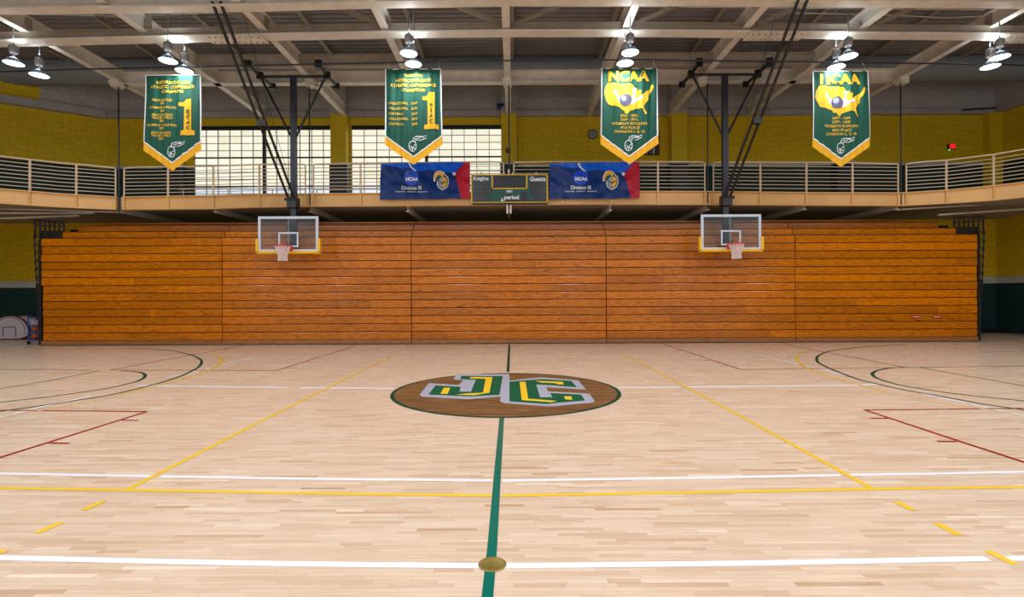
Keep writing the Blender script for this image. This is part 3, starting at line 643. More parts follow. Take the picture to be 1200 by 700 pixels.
# ------------------------------------------------------------------ bleachers
BD = 16.1
joints = [-15.05, (260.5 - VX) / F * BD, (482 - VX) / F * BD, (710.5 - VX) / F * BD, (932 - VX) / F * BD, 14.78]
BL = ['leftmost section of the retracted orange oak bleachers, beside the ball rack', 'second section of retracted oak bleachers, behind the left basketball hoop', 'middle section of retracted oak bleachers, under the scoreboard',
      'fourth section of retracted oak bleachers, behind the right basketball hoop', 'rightmost section of retracted oak bleachers with two small red stickers']
rb = random.Random(11)
for s_ in range(5):
    x0, x1 = joints[s_] + .012, joints[s_ + 1] - .012
    t = thing('retracted_bleacher', BL[s_], 'bleacher', ((x0 + x1) / 2, BD + .3, 0), 'retracted bleacher sections')
    obj('understructure', MB().box(x0 + .02, x1 - .02, BD + .1, BD + 1.0, .02, 3.45).box(x0 + .3, x1 - .3, BD + .7, BD + 1.6, .1, 3.8), M['gap'], t)
    nsp = 2
    xm = x0 + (x1 - x0) * rb.uniform(.25, .75)
    for a, b in ((x0, xm), (xm, x1)): obj('base_board', MB().cbox(a, b, BD - .04, BD + .05, .02, .155, .01), M['bleach_base'], t)
    for r in range(15):
        z0 = .165 + r * .2516; xa, xb = x0, x1; y = BD + rb.uniform(-.012, .012); m_ = M['bleach']; h = .238
        if r < 7: xa2 = .04 if s_ == 0 else 0; xa += xa2
        if r == 13:
            y = BD + .16; xa = max(x0, (69 - VX) / F * (BD + .16)); xb = min(x1, (1122 - VX) / F * (BD + .16)); h = .21
        if r == 14:
            y = BD + .42; xa = max(x0, (92 - VX) / F * (BD + .42)); xb = min(x1, (1100 - VX) / F * (BD + .42)); m_ = M['bleach_top']; h = .18
        n = rb.choice((1, 2, 2, 3)); cuts = sorted([xa] + [rb.uniform(xa + .4, xb - .4) for _ in range(n - 1)] + [xb])
        for a, b in zip(cuts, cuts[1:]):
            if b - a < .05: continue
            dip = rb.uniform(-.004, .004)
            obj('seat_board', MB().board(a + .0006, b - .0006, y + dip, y + .09, z0, z0 + h), m_, t)
        obj('nose_trim', MB().cbox(xa, xb, y - .004, y + .1, z0 + h, z0 + h + .003, .001), M['nose'], t)
    for k, (yy, zz) in enumerate(((BD + .62, 3.86), (BD + .85, 3.97))):
        xa = max(x0, -14.1 + k * .4); xb = min(x1, 13.6 - k * .8)
        obj('rear_seat_board', MB().cbox(xa, xb, yy, yy + .25, zz, zz + .06, .01), M['bleach_top'], t)
    if s_ == 4:
        for px in (1073.5, 1098):
            c = W(px, 371.5, BD - .02); st_ = obj('warning_sticker', MB().box(c.x - .14, c.x + .14, BD - .022, BD - .016, c.z - .035, c.z + .035), mat('sticker_red', sr(186, 24, 40), .5) if px == 1073.5 else bpy.data.materials['sticker_red'], t)
            obj('sticker_lettering', MB().box(c.x - .1, c.x + .1, BD - .0235, BD - .0225, c.z - .008, c.z + .008), M['vinyl_white'], st_)
# black folded end rails at both ends
def end_rails(sgn, lab):
    xe = -15.08 if sgn < 0 else 14.81
    t = thing('end_rail_stack', lab, 'rail', (xe + sgn * .15, BD + .3, 0), 'folded black end rails of the bleachers')
    obj('end_frame', MB().box(min(xe, xe + sgn * .09), max(xe, xe + sgn * .09), BD + .02, BD + .9, .03, 3.4), M['gap'], t)
    for k in range(7):                                # upper group of upright bars
        xx = xe + sgn * .28 - sgn * k * .135; y = BD + .12 + k * .02
        obj('upright_bar', MB().tube([(xx, y, 3.42), (xx - sgn * .02, y, 3.85), (xx - sgn * .0, y, 4.02 + .02 * 0)], .032, 6), M['black'], t)
    obj('top_bar', MB().tube([(xe + sgn * .3, BD + .1, 4.03), (xe - sgn * .55, BD + .24, 4.0)], .024, 6), M['black'], t)
    obj('kick_panel', MB().box(min(xe + sgn * .02, xe - sgn * .58), max(xe + sgn * .02, xe - sgn * .58), BD + .1, BD + .14, 3.43, 3.68), M['black'], t)
    obj('mid_bar', MB().tube([(xe + sgn * .3, BD + .12, 3.86), (xe - sgn * .55, BD + .24, 3.84)], .02, 6), M['black'], t)
    for k in range(12):
        z = .3 + k * .26; o_ = sgn * (.06 + .012 * k)
        obj('rail_loop', MB().tube([(xe + o_, BD + .05, z), (xe + o_ + sgn * .03, BD + .02, z + .30), (xe + o_ + sgn * .07, BD + .06, z + .36), (xe + o_ + sgn * .08, BD + .3, z + .36), (xe + o_ + sgn * .04, BD + .32, z)], .02, 6), M['black'], t)
    obj('end_post', MB().box(min(xe + sgn * .05, xe + sgn * .2), max(xe + sgn * .05, xe + sgn * .2), BD + .25, BD + .33, 0, 3.7), M['black'], t)
end_rails(-1, 'folded black steel end rails at the left end of the bleachers'); end_rails(1, 'folded black steel end rails at the right end of the bleachers')

# ------------------------------------------------------------------ basketball goals
def goal(cx, zoff, fx0, fx1, lab):
    t = thing('basketball_goal', lab, 'basketball hoop', (cx, 15.8, 8.5), 'ceiling-hung basketball goals')
    D = 15.4; z0, z1 = 2.90, 3.98; hw = .915
    fr = MB()
    for a in ((cx - hw, cx + hw, z0, z0 + .075), (cx - hw, cx + hw, z1 - .075, z1), (cx - hw, cx - hw + .075, z0 + .075, z1 - .075), (cx + hw - .075, cx + hw, z0 + .075, z1 - .075)): fr.box(a[0], a[1], D - .02, D + .03, a[2], a[3])
    obj('board_frame', fr, M['board_frame'], t)
    obj('glass_board', MB().box(cx - hw + .07, cx + hw - .07, D, D + .012, z0 + .07, z1 - .07), M['glass'], t)
    sq = MB(); sw, sh, zb = .305, .46, 3.04
    for a in ((cx - sw, cx + sw, zb, zb + .05), (cx - sw, cx + sw, zb + sh - .05, zb + sh), (cx - sw, cx - sw + .05, zb + .05, zb + sh - .05), (cx + sw - .05, cx + sw, zb + .05, zb + sh - .05)): sq.box(a[0], a[1], D - .006, D - .001, a[2], a[3])
    obj('target_square', sq, M['board_frame'], t)
    pd = MB().cbox(cx - hw - .06, cx + hw + .06, D - .05, D + .07, z0 - .06, z0 + .02, .02)
    for s_ in (-1, 1): pd.box(min(cx + s_ * (hw - .005), cx + s_ * (hw + .065)), max(cx + s_ * (hw - .005), cx + s_ * (hw + .065)), D - .05, D + .07, z0 - .03, z0 + .40)
    obj('edge_pad', pd, M['pad'], t)
    R = .2286; rc = Vector((cx, D - .38, 3.05)); ring = [rc + Vector((R * math.cos(a), R * math.sin(a), 0)) for a in [2 * math.pi * k / 28 for k in range(28)]]
    rim = obj('rim', MB().tube(ring, .018, 8, True), M['rim'], t, True)
    obj('rim_bracket', MB().box(cx - .14, cx + .14, D - .025, D + 0, 2.88, 3.07).add([(cx - .1, D - .02, 3.05), (cx + .1, D - .02, 3.05), (cx + .06, D - .16, 3.05), (cx - .06, D - .16, 3.05), (cx - .06, D - .02, 2.93), (cx + .06, D - .02, 2.93)], [(0, 1, 2, 3), (3, 2, 5, 4), (0, 3, 4), (1, 5, 2)]), M['rim'], rim)
    net = MB(); n = 12; lv = 6
    def npnt(k, j):
        f = j / lv; r = lerp(R, .125, min(1, f * 1.5) ** .8) + (.01 if j == lv else 0); a = 2 * math.pi * (k + .5 * (j % 2)) / n
        return rc + Vector((r * math.cos(a), r * math.sin(a), -.45 * f))
    for k in range(n):
        for j in range(lv):
            for dk in ((0, 1) if j % 2 == 0 else (0, 1)):
                kk = k if dk == 0 else (k - 1 if j % 2 == 0 else k + 1)
                net.tube([npnt(k, j), npnt(kk, j + 1)], .0105, 4)
    obj('net', net, M['net'], t)
    # mast
    obj('mast', MB().box(cx - .085, cx + .085, 15.74, 15.87, 3.05, 8.42), M['mast'], t)
    obj('board_arm', MB().box(cx - .09, cx - .02, 15.43, 15.72, 3.1, 3.2).box(cx - .09, cx - .02, 15.43, 15.72, 3.6, 3.7).box(cx + .02, cx + .09, 15.43, 15.72, 3.1, 3.2).box(cx + .02, cx + .09, 15.43, 15.72, 3.6, 3.7), M['mast'], t)
    obj('backing_tube', MB().box(cx - .02, cx + .0, 15.42, 15.46, 2.98, 3.92), M['board_frame'], t)
    for s_ in (-1, 1):
        obj('side_brace', MB().tube([(cx + s_ * 1.02, 15.78, 8.42), (cx + s_ * .06, 15.8, 6.5)], .035, 8), M['black'], t)
        ex = cx + s_ * 1.05
        hp = obj('hanger_pipe', MB().tube([(ex, 15.0, 8.46), (ex, 16.75, 8.46)], .05, 8), M['black'], t)
        for ya, yb, za, zb_ in ((15.05, 15.17, 8.38, 8.6), (15.75, 15.87, 8.34, 8.56), (16.6, 16.7, 8.38, 8.6)): obj('pipe_clamp', MB().box(ex - .09, ex + .09, ya, yb, za, zb_), M['black'], hp)
    obj('cross_bar', MB().tube([(cx - 1.1, 15.8, 8.42), (cx + 1.1, 15.8, 8.42)], .045, 8), M['black'], t)
    lo = Vector((cx, 15.66, 4.45))
    obj('mast_knuckle', MB().box(cx - .14, cx + .14, 15.6, 15.93, 4.3, 4.62).tube([(cx - .2, 15.62, 4.55), (cx + .2, 15.62, 4.55)], .05, 8), M['black'], t)
    for fx, ox in ((fx0, -.1), (fx1, .08)):
        q = W(fx, 0, 12.0); obj('forward_brace', MB().tube([lo + Vector((ox, 0, .1)), (q.x, 12.0, 8.56)], .038, 8), M['black'], t)
    q = W((fx0 + fx1) / 2, 0, 12.0); mid = lerp(lo, Vector((q.x, 12.0, 8.56)), .46)
    obj('brace_clamp', MB().bar(mid - Vector((.12, 0, 0)), mid + Vector((.12, 0, 0)), .12, .16), M['black'], t)
    obj('winch_cable', MB().tube([lo + Vector((.05, 0, .2)), (q.x - .35 * (1 if cx < 0 else -1) * -1, 12.6, 8.5)], .006, 4), M['black'], t)
goal(-6.86, 0, 248.5, 258, 'left basketball goal with glass backboard hung from the roof on a dark mast')
goal(6.63, 0, 936, 946.5, 'right basketball goal with glass backboard hung from the roof on a dark mast')

# ------------------------------------------------------------------ cloth printing helpers
def bigrid(b, x0, x1, z0, z1, st_):
    n = int((x1 - x0) / st_) + 1
    for i in range(1, n): 
        g = b.verts[:] + b.edges[:] + b.faces[:]; bmesh.ops.bisect_plane(b, geom=g, plane_co=(x0 + i * st_, 0, 0), plane_no=(1, 0, 0))
    n = int((z1 - z0) / st_) + 1
    for i in range(1, n):
        g = b.verts[:] + b.edges[:] + b.faces[:]; bmesh.ops.bisect_plane(b, geom=g, plane_co=(0, 0, z0 + i * st_), plane_no=(0, 0, 1))
def cloth(name, poly, disp, y, m, par, ext, step, smooth=True, holes=None):
    """flat print: polygon in local (x, z) cut on the same grid as the cloth and laid over its folds"""
    b = bmesh.new(); vs = [b.verts.new((p[0], 0, p[1])) for p in poly]; f = b.faces.new(vs); f.normal_update()
    bmesh.ops.triangulate(b, faces=[f]); bigrid(b, *ext, step)
    bmesh.ops.triangulate(b, faces=b.faces[:])
    for v in b.verts: v.co.y = y + disp(v.co.x, v.co.z)
    me = bpy.data.meshes.new(name); bmesh.ops.remove_doubles(b, verts=b.verts[:], dist=1e-5)
    b.normal_update()
    for f in b.faces:
        if f.normal.y > 0: f.normal_flip()
    b.to_mesh(me); b.free(); me.materials.append(m)
    if smooth: me.polygons.foreach_set('use_smooth', [True] * len(me.polygons))
    o = bpy.data.objects.new(name, me); COL.objects.link(o); o.parent = par; return o
def text(name, s, box, disp, y, m, par, bold=.02, spacing=1.0):
    """lettering fitted to box = (x0, x1, z0, z1) in the parent's local frame"""
    c = bpy.data.curves.new('t', 'FONT'); c.body = s; c.offset = bold; c.size = 1; c.align_x = 'CENTER'; c.space_line = .85; c.resolution_u = 3; c.space_character = spacing
    o = bpy.data.objects.new('t', c); COL.objects.link(o); dg = bpy.context.evaluated_depsgraph_get(); dg.update()
    me = bpy.data.meshes.new_from_object(o.evaluated_get(dg)); bpy.data.objects.remove(o)
    xs = [v.co.x for v in me.vertices]; ys = [v.co.y for v in me.vertices]
    a, b_, c0, d = min(xs), max(xs), min(ys), max(ys)
    for v in me.vertices:
        x = lerp(box[0], box[1], (v.co.x - a) / (b_ - a)); z = lerp(box[2], box[3], (v.co.y - c0) / (d - c0)); v.co = (x, y + disp(x, z), z)
    me.materials.clear(); me.materials.append(m)
    ob = bpy.data.objects.new(name, me); COL.objects.link(ob); ob.parent = par; return ob
def stroke(name, paths, wd, disp, y, m, par):
    mb = MB()
    for pts in paths:
        P = [Vector((p[0], 0, p[1])) for p in pts]; n = len(P); base = len(mb.v)
        for i, p in enumerate(P):
            d = (P[min(i + 1, n - 1)] - P[max(i - 1, 0)]).normalized(); q = Vector((-d.z, 0, d.x)) * wd / 2
            for s_ in (1, -1): r = p + q * s_; mb.v.append((r.x, y + disp(r.x, r.z), r.z))
        for i in range(n - 1): mb.f.append((base + 2 * i, base + 2 * i + 1, base + 2 * i + 3, base + 2 * i + 2))
    return obj(name, mb, m, par, local=True)
# ------------------------------------------------------------------ green pennant banners
BDp = 13.62; k_ = BDp / F
def pennant(px, py, lab, kind, rows, seed):
    c = W(px, py, BDp); t = thing('championship_banner', lab, 'banner', (c.x, BDp - .02, c.z), 'green pennant banners')
    ph = seed * 1.7
    def disp(x, z):
        a = .022 * min(1, .35 + 1.2 * max(0, 1 + z / 2.0))
        return a * math.sin(x * 17 + ph + z * .8) + .012 * math.sin(x * 37 + ph * 2 - z * 1.3) + .03 * math.sin(z * 1.5 + ph) * .5
    s = lambda pts: [(a * k_, -b * k_) for a, b in pts]
    ext = (-36 * k_, 36 * k_, -114 * k_, 2 * k_); stp = .045
    cloth('cloth', s([(-32.5, 0), (32.5, 0), (33.5, 78), (0, 103), (-33.5, 78)]), disp, 0, M['ban_green'], t, ext, stp)
    cloth('gold_border', s([(-33.5, 78), (0, 103), (33.5, 78), (34, 88), (0, 112), (-34, 88)]), disp, 0, M['ban_gold'], t, ext, stp)
    pp = lambda pts: [(a * k_, -b * k_) for a, b in pts]
    def dens(pts, n=24):
        out = []
        for a, b in zip(pts, pts[1:]): out += [(lerp(a[0], b[0], i / n), lerp(a[1], b[1], i / n)) for i in range(n)]
        return out + [pts[-1]]
    stroke('white_piping', [pp(dens([(-32, 0), (-33, 78), (0, 102.6), (33, 78), (32, 0)]))], 1.3 * k_, disp, -.008, M['ban_white'], t)
    obj('top_rod', MB().tube([(-33 * k_, 0, 0), (33 * k_, 0, 0)], .012, 6), M['ban_white'], t, local=True)
    for s_ in (-1, 1):
        yp = interp(PIPE, px + s_ * 30)[0]; obj('hanging_cord', MB().tube([(s_ * 30 * k_, 0, 0), (s_ * 30 * k_, .155, (py - yp) * k_ * 1.012 + .06)], .006, 4), M['steel_w'], t, local=True)
    def tx(str_, x0, x1, y0, y1, b=.03, nm='lettering', m=M['ban_text']): return text(nm, str_, (x0 * k_, x1 * k_, -y1 * k_, -y0 * k_), disp, -.012, m, t, b)
    # helmet emblem at the tip, in white line
    e = lambda pts: [(a * k_, -b * k_) for a, b in pts]
    oval = [(1 - 1 + -1 + 4.2 * math.cos(a) * 1.0, 90 + 6.2 * math.sin(a)) for a in [i / 20 * 2 * math.pi for i in range(21)]]
    stroke('helmet_emblem', [e(oval), e([(-4, 90), (-1, 91.5), (2.5, 88)]), e([(-3.5, 93), (-.5, 92.5), (2.5, 93)]), e([(-1, 92), (-1.5, 96)]), e([(-1, 85), (0, 80), (4, 78.5), (9, 80), (15, 77.5), (14, 81), (8, 83.5), (3, 83), (1, 86)]), e([(1, 82), (6, 81), (12, 80.5)]), e([(2, 79.5), (7, 78.6), (11, 79)])], .75 * k_, disp, -.012, M['ban_white'], t)
    if kind == 'one':
        rowsL, vert, heads, x1 = rows
        for (s_, a, b, y0, y1) in heads: tx(s_, a, b, y0, y1, .02)
        for (s_, a, b, y0, y1) in rowsL: tx(s_, a, b, y0, y1, .012)
        ox, oy = x1
        cloth('numeral', s([(ox - 1, oy), (ox + 5, oy), (ox + 5, oy + 37), (ox + 9, oy + 38), (ox + 9.5, oy + 43), (ox - 8, oy + 43), (ox - 7.5, oy + 38), (ox - 3.5, oy + 37), (ox - 3.5, oy + 9), (ox - 9.5, oy + 9), (ox - 9.5, oy + 5), (ox - 4, oy + 4)]), disp, -.009, M['ban_gold'], t, ext, stp)
        for i, ch in enumerate(vert): text('numeral_lettering', ch, ((ox - 1.3 if ch != 'I' else ox) * k_, (ox + 2.9 if ch != 'I' else ox + 1.4) * k_, -(oy + 17.5 + i * 6.3) * k_, -(oy + 12.8 + i * 6.3) * k_), disp, -.016, M['logo_green'], t, .03)
    else:
        tx('NCAA', -24.5, 23.5, 3, 15.5, .05)
        mp = [(x / 5.835 - 41.5, y / 5.835 - 5.5) for x, y in [(95, 130), (100, 128), (180, 136), (262, 140), (270, 150), (278, 162), (292, 170), (300, 168), (298, 190), (312, 178), (325, 186), (318, 212), (335, 208), (358, 190), (376, 184), (386, 165), (392, 145), (402, 143), (409, 160), (404, 168), (398, 185), (388, 200), (376, 215), (372, 232), (374, 244), (355, 268), (340, 288), (345, 310), (360, 335), (358, 346), (350, 344), (340, 325), (330, 306), (310, 304), (285, 308), (265, 318), (245, 322), (230, 345), (215, 335), (205, 315), (195, 318), (180, 298), (150, 290), (120, 284), (100, 275), (92, 262), (78, 235), (70, 205), (76, 165)]]
        cloth('map_print', s(mp), disp, -.009, M['ban_text'], t, ext, stp)
        def pin(x, y, dx, dy):
            ln = math.hypot(dx, dy); ux, uy = dx / ln, dy / ln; nx, ny = -uy, ux
            prof = [(0, 1.5), (.12, 2.0), (.25, 1.7), (.4, 1.25), (.6, 2.2), (.8, 2.7), (1, 2.2)]
            L1 = [(x + dx * f + nx * w_, y + dy * f + ny * w_) for f, w_ in prof]; L2 = [(x + dx * f - nx * w_, y + dy * f - ny * w_) for f, w_ in reversed(prof)]
            cloth('pin_print', s(L1 + L2), disp, -.013, M['ban_white'], t, ext, stp)
            for f in (.28, .42):
                a = (x + dx * f, y + dy * f); stroke('pin_band', [[((a[0] + nx * q) * k_, -(a[1] + ny * q) * k_) for q in (-1.4, 1.4)]], .55 * k_, disp, -.018, M['pin_red'], t)
        pin(-18, 26, 9, 13); pin(6, 23, -1.5, 16); pin(15.5, 33.5, -15, 7)
        cc = (-4.5, 37); ci = [(cc[0] + 7 * math.cos(a), cc[1] + 7 * math.sin(a)) for a in [i / 24 * 2 * math.pi for i in range(24)]]
        cloth('ball_print', s(ci), disp, -.018, M['ball_grey'], t, ext, stp)
        ci = [(cc[0] - 2 + 3 * math.cos(a), cc[1] - 2 + 3.4 * math.sin(a)) for a in [i / 16 * 2 * math.pi for i in range(16)]]
        cloth('ball_highlight', s(ci), disp, -.022, M['ball_hi'], t, ext, stp)
        for (s_, a, b, y0, y1) in rows: tx(s_, a, b, y0, y1, .012)
    return t
pennant(202.5, 88.5, 'leftmost green pennant banner with gold number one, partly over the dark left wall', 'one',
    ([("MEN'S SOCCER", -23, 0, 27.5, 30.5), ('2001', -14, -8.5, 31.3, 34), ("WOMEN'S BOWLING", -27, 4, 36.3, 39.3), ('2004', -14, -8, 40.2, 42.8), ("MEN'S OUTDOOR", -23, .5, 45, 48), ('TRACK & FIELD', -23, .5, 48.6, 51.4), ('2009', -15, -9, 52.2, 54.6), ("WOMEN'S VOLLEYBALL", -29.5, 6, 57, 60), ('2009', -15, -9, 60.8, 63.4), ("MEN'S INDOOR", -24, -1, 66, 69), ('TRACK & FIELD', -24, -1, 69.6, 72.4), ('2010', -15.5, -9.5, 73.2, 75.6)], 'ECAC',
     [('EASTERN COLLEGE', -19, 20, 6.5, 10), ('ATHLETIC CONFERENCE', -25, 26, 12, 15.5), ('CHAMPIONS', -12.5, 12.5, 17.3, 20.8)], (17.5, 27.5)), 1)
pennant(484.5, 81.5, 'green pennant banner with gold number one, in front of the translucent windows', 'one',
    ([('BASKETBALL', -29, -6, 38.3, 41.3), ('1984', -2.5, 4.5, 38.3, 41.3), ('VOLLEYBALL', -29, -6, 44.3, 47.3), ('2001', -2.5, 4.5, 44.3, 47.3), ('SOFTBALL', -29, -11, 50.5, 53.5), ('2001', -2.5, 4.5, 50.5, 53.5), ('VOLLEYBALL', -29, -6, 56.5, 59.5), ('2004', -2.5, 4.5, 56.5, 59.5), ('SOFTBALL', -29, -11, 62.5, 65.5), ('2005', -2.5, 4.5, 62.5, 65.5)], 'WIAC',
     [("WOMEN'S", -10.5, 10.5, 5.8, 9), ('INTERCOLLEGIATE', -21, 21, 11.5, 15), ('ATHLETIC CONFERENCE', -27, 26.5, 17.2, 20.7), ('CHAMPIONS', -13.5, 13.5, 22.8, 26.3)], (20, 27)), 2)
R3 = lambda a, b, c: [(a, -10.5, 10, 53.5, 56.5), (b, -10.5, 10, 58, 61), ("WOMEN'S BOWLING", -20.5, 20.5, 62.7, 66), (c, -10.5, 12, 67.6, 70.8), ('DIVISION I, II, III', -17.5, 17.5, 72.3, 75.6)]
pennant(737, 80.8, 'green pennant banner with yellow country map and bowling ball, beside the wall clock', 'map', R3('2005 - 2006', '2009 - 2010', '4TH PLACE'), 3)
pennant(984.5, 84.0, 'rightmost green pennant banner with yellow country map and bowling ball', 'map', R3('2003 - 2004', '2007 - 2008', '3RD PLACE'), 4)

# ------------------------------------------------------------------ blue vinyl banners
def vinyl(x0, x1, y0, y1, lab, seed):
    D = 16.27; c = W((x0 + x1) / 2, y0, D); t = thing('vinyl_banner', lab, 'banner', (c.x, D, c.z), 'blue vinyl banners on the balcony railing')
    wpx, hpx = x1 - x0, y1 - y0; kk = D / F; ph = seed * 2.3
    def disp(x, z):
        d = .018 * math.sin(x * 7 + z * 9 + ph) * math.sin(x * 2.1 - z * 4 + ph) + .014 * abs(math.sin(x * 4.1 - z * 6 + ph)) + .01 * math.sin(x * 19 + z * 11) * max(0, 1 + z * 1.2) + .015 * math.sin((x + z) * 5.3 + ph)
        return d - .02
    def q(pts): return [((x / 10.34 - 6.2 - 105.5 / 2) / 105.5 * wpx * kk, -(y - 52) / 10.34 / 43.5 * hpx * kk) for x, y in pts]
    ext = (-1.55, 1.55, -1.3, .05); stp = .06
    cloth('vinyl_sheet', q([(68, 70), (1148, 55), (1148, 495), (985, 495), (940, 490), (780, 500), (400, 498), (200, 500), (52, 502)]), disp, 0, M['vinyl_navy'], t, ext, stp)
    cloth('blue_band', q([(72, 69), (1080, 56), (1010, 130), (965, 185), (880, 178), (760, 160), (640, 150), (500, 165), (420, 120), (300, 128), (180, 92), (74, 95)]), disp, -.006, M['vinyl_blue'], t, ext, stp)
    cloth('red_corner', q([(1085, 56), (1148, 55), (1148, 495), (1040, 495), (1010, 370), (990, 280), (965, 215), (1015, 135)]), disp, -.006, M['vinyl_red'], t, ext, stp)
    cloth('white_flash', q([(400, 62), (425, 62), (440, 110), (500, 160), (485, 163), (430, 122)]), disp, -.010, M['vinyl_white'], t, ext, stp)
    cloth('white_flash', q([(930, 180), (978, 183), (962, 222), (945, 215)]), disp, -.010, M['vinyl_white'], t, ext, stp)
    cloth('round_logo', q([(438 + 92 * math.cos(a), 240 + 92 * math.sin(a)) for a in [i / 28 * 2 * math.pi for i in range(28)]]), disp, -.012, M['vinyl_royal'], t, ext, stp)
    def tq(s_, a, b, y_0, y_1, bold=.03): (xa, za), (xb, zb) = q([(a, y_1), (b, y_0)]); return text('lettering', s_, (xa, xb, za, zb), disp, -.02, M['vinyl_white'], t, bold)
    tq('NCAA', 372, 522, 236, 280, .06); tq('Division III', 320, 558, 340, 385, .02); tq('DISCOVER   DEVELOP   DEDICATE', 248, 628, 402, 416, .02)
    cloth('helmet_outline', q([(745, 285), (765, 245), (800, 215), (832, 185), (885, 240), (890, 310), (868, 362), (812, 395), (756, 355), (746, 320)]), disp, -.014, M['vinyl_white'], t, ext, stp)
    cloth('helmet_shell', q([(757, 285), (775, 250), (832, 200), (876, 246), (880, 308), (860, 355), (812, 382), (765, 348)]), disp, -.018, M['print_green'], t, ext, stp)
    cloth('helmet_face', q([(775, 258), (815, 232), (815, 370), (775, 342), (768, 300)]), disp, -.022, M['logo_grey'], t, ext, stp)
    cloth('helmet_face', q([(818, 232), (862, 250), (868, 300), (852, 346), (818, 370)]), disp, -.022, M['print_gold'], t, ext, stp)
    cloth('visor', q([(772, 275), (815, 300), (862, 275), (850, 298), (815, 318), (782, 298)]), disp, -.026, M['print_green'], t, ext, stp)
    cloth('plume', q([(704, 285), (708, 220), (738, 168), (790, 158), (838, 178), (832, 232), (805, 245), (790, 205), (752, 228), (738, 285)]), disp, -.016, M['vinyl_white'], t, ext, stp)
    cloth('plume', q([(712, 270), (716, 225), (742, 176), (788, 166), (830, 182), (826, 226), (808, 238), (792, 200), (748, 220), (730, 262)]), disp, -.020, M['print_gold'], t, ext, stp)
    cloth('plume', q([(722, 283), (748, 225), (788, 205), (803, 238), (770, 262), (750, 285)]), disp, -.024, M['print_green'], t, ext, stp)
vinyl(446, 551.5, 190, 234, 'blue vinyl banner with knight helmet, left of the scoreboard on the railing', 1)
vinyl(644, 750, 190, 233.5, 'blue vinyl banner with knight helmet, right of the scoreboard on the railing', 2)
# ------------------------------------------------------------------ scoreboard
D = 16.2; sc = lambda x, y: (lambda p: (p.x, p.z))(W(545 + x / 11.43, 198 + y / 11.43, D))
t = thing('scoreboard', 'dark green scoreboard with yellow trim, unlit, on the middle of the balcony', 'scoreboard', W(597, 238, D))
def sb(name, x0, y0, x1, y1, m, f0=0, f1=.14, par=None):
    a = sc(x0, y1); b = sc(x1, y0); return obj(name, MB().box(a[0], b[0], D - f0, D + f1, a[1], b[1]), m, par or t)
sb('cabinet', 84, 74, 1104, 455, M['score_green'], 0, .12); sb('bottom_edge', 100, 455, 1100, 472, M['black'])
for a in ((84, 72, 1108, 88), (80, 442, 1108, 457), (80, 76, 95, 450), (1094, 76, 1108, 450), (356, 88, 372, 272), (818, 88, 834, 272), (356, 256, 834, 272)): sb('trim_bar', *a, M['score_yellow'], .02, 0)
ck = sb('clock_display', 374, 90, 816, 254, M['score_dark'], .01, 0)
for y in (140, 198): sb('colon_dot', 590, y, 604, y + 14, M['score_seg'], .016, -.01, ck)
def digit(x0, y0, x1, y1, par):
    w_ = (x1 - x0); h_ = (y1 - y0); a = 9
    for r in ((x0, y0, x1, y0 + a), (x0, y0 + h_ / 2 - a / 2, x1, y0 + h_ / 2 + a / 2), (x0, y1 - a, x1, y1), (x0, y0, x0 + a, y1), (x1 - a, y0, x1, y1)): sb('digit_segment', *r, M['score_seg'], .016, -.01, par)
for x in (400, 490, 630, 720): digit(x, 110, x + 62, 235, ck)
for a in ((110, 190, 330, 350), (860, 190, 1090, 350)):
    d_ = sb('score_display', *a, M['score_dark'], .01, 0); digit(a[0] + 30, 205, a[0] + 85, 335, d_); digit(a[0] + 130, 205, a[0] + 185, 335, d_)
for a in ((98, 362, 285, 436), (905, 362, 1092, 436), (315, 400, 345, 432), (848, 400, 878, 432)): sb('small_display', *a, M['score_dark'], .01, 0)
d_ = sb('period_display', 748, 322, 828, 436, M['score_dark'], .01, 0); digit(765, 335, 810, 425, d_)
sb('word_plate', 520, 355, 725, 436, M['score_dark'], .006, 0); sb('word_plate', 105, 95, 325, 178, M['score_dark'], .004, 0); sb('word_plate', 862, 95, 1085, 178, M['score_dark'], .004, 0)
nod = lambda x, z: 0
def stx(s_, x0, x1, y0, y1, bold=.03):
    a = sc(x0, y1); b = sc(x1, y0); L0 = t.location
    return text('lettering', s_, (a[0] - L0.x, b[0] - L0.x, a[1] - L0.z, b[1] - L0.z), nod, -.02 + (D - L0.y), M['vinyl_white'], t, bold)
stx('Knights', 112, 316, 104, 172); stx('Guests', 868, 1078, 104, 168); stx('period', 525, 720, 352, 428); stx('DEC', 555, 635, 288, 318, .05)
a = sc(480, 436); b = sc(515, 385); obj('possession_mark', MB().add([(a[0], D - .02, a[1]), (b[0], D - .02, a[1]), ((a[0] + b[0]) / 2, D - .02, b[1])], [(0, 1, 2)]), M['vinyl_white'], t)
for x in (215, 520, 585, 640, 955):
    sb('mount_post', x - 12, 40 if x != 585 else 0, x + 12, 74, M['rail'], -.05, .1)
a = W(596.5, 246, 16.4); obj('mount_bracket', MB().box(a.x - .08, a.x - .03, 16.2, 16.35, a.z - .15, a.z + .13).box(a.x + .03, a.x + .08, 16.2, 16.35, a.z - .15, a.z + .13), M['steel_w'], t)

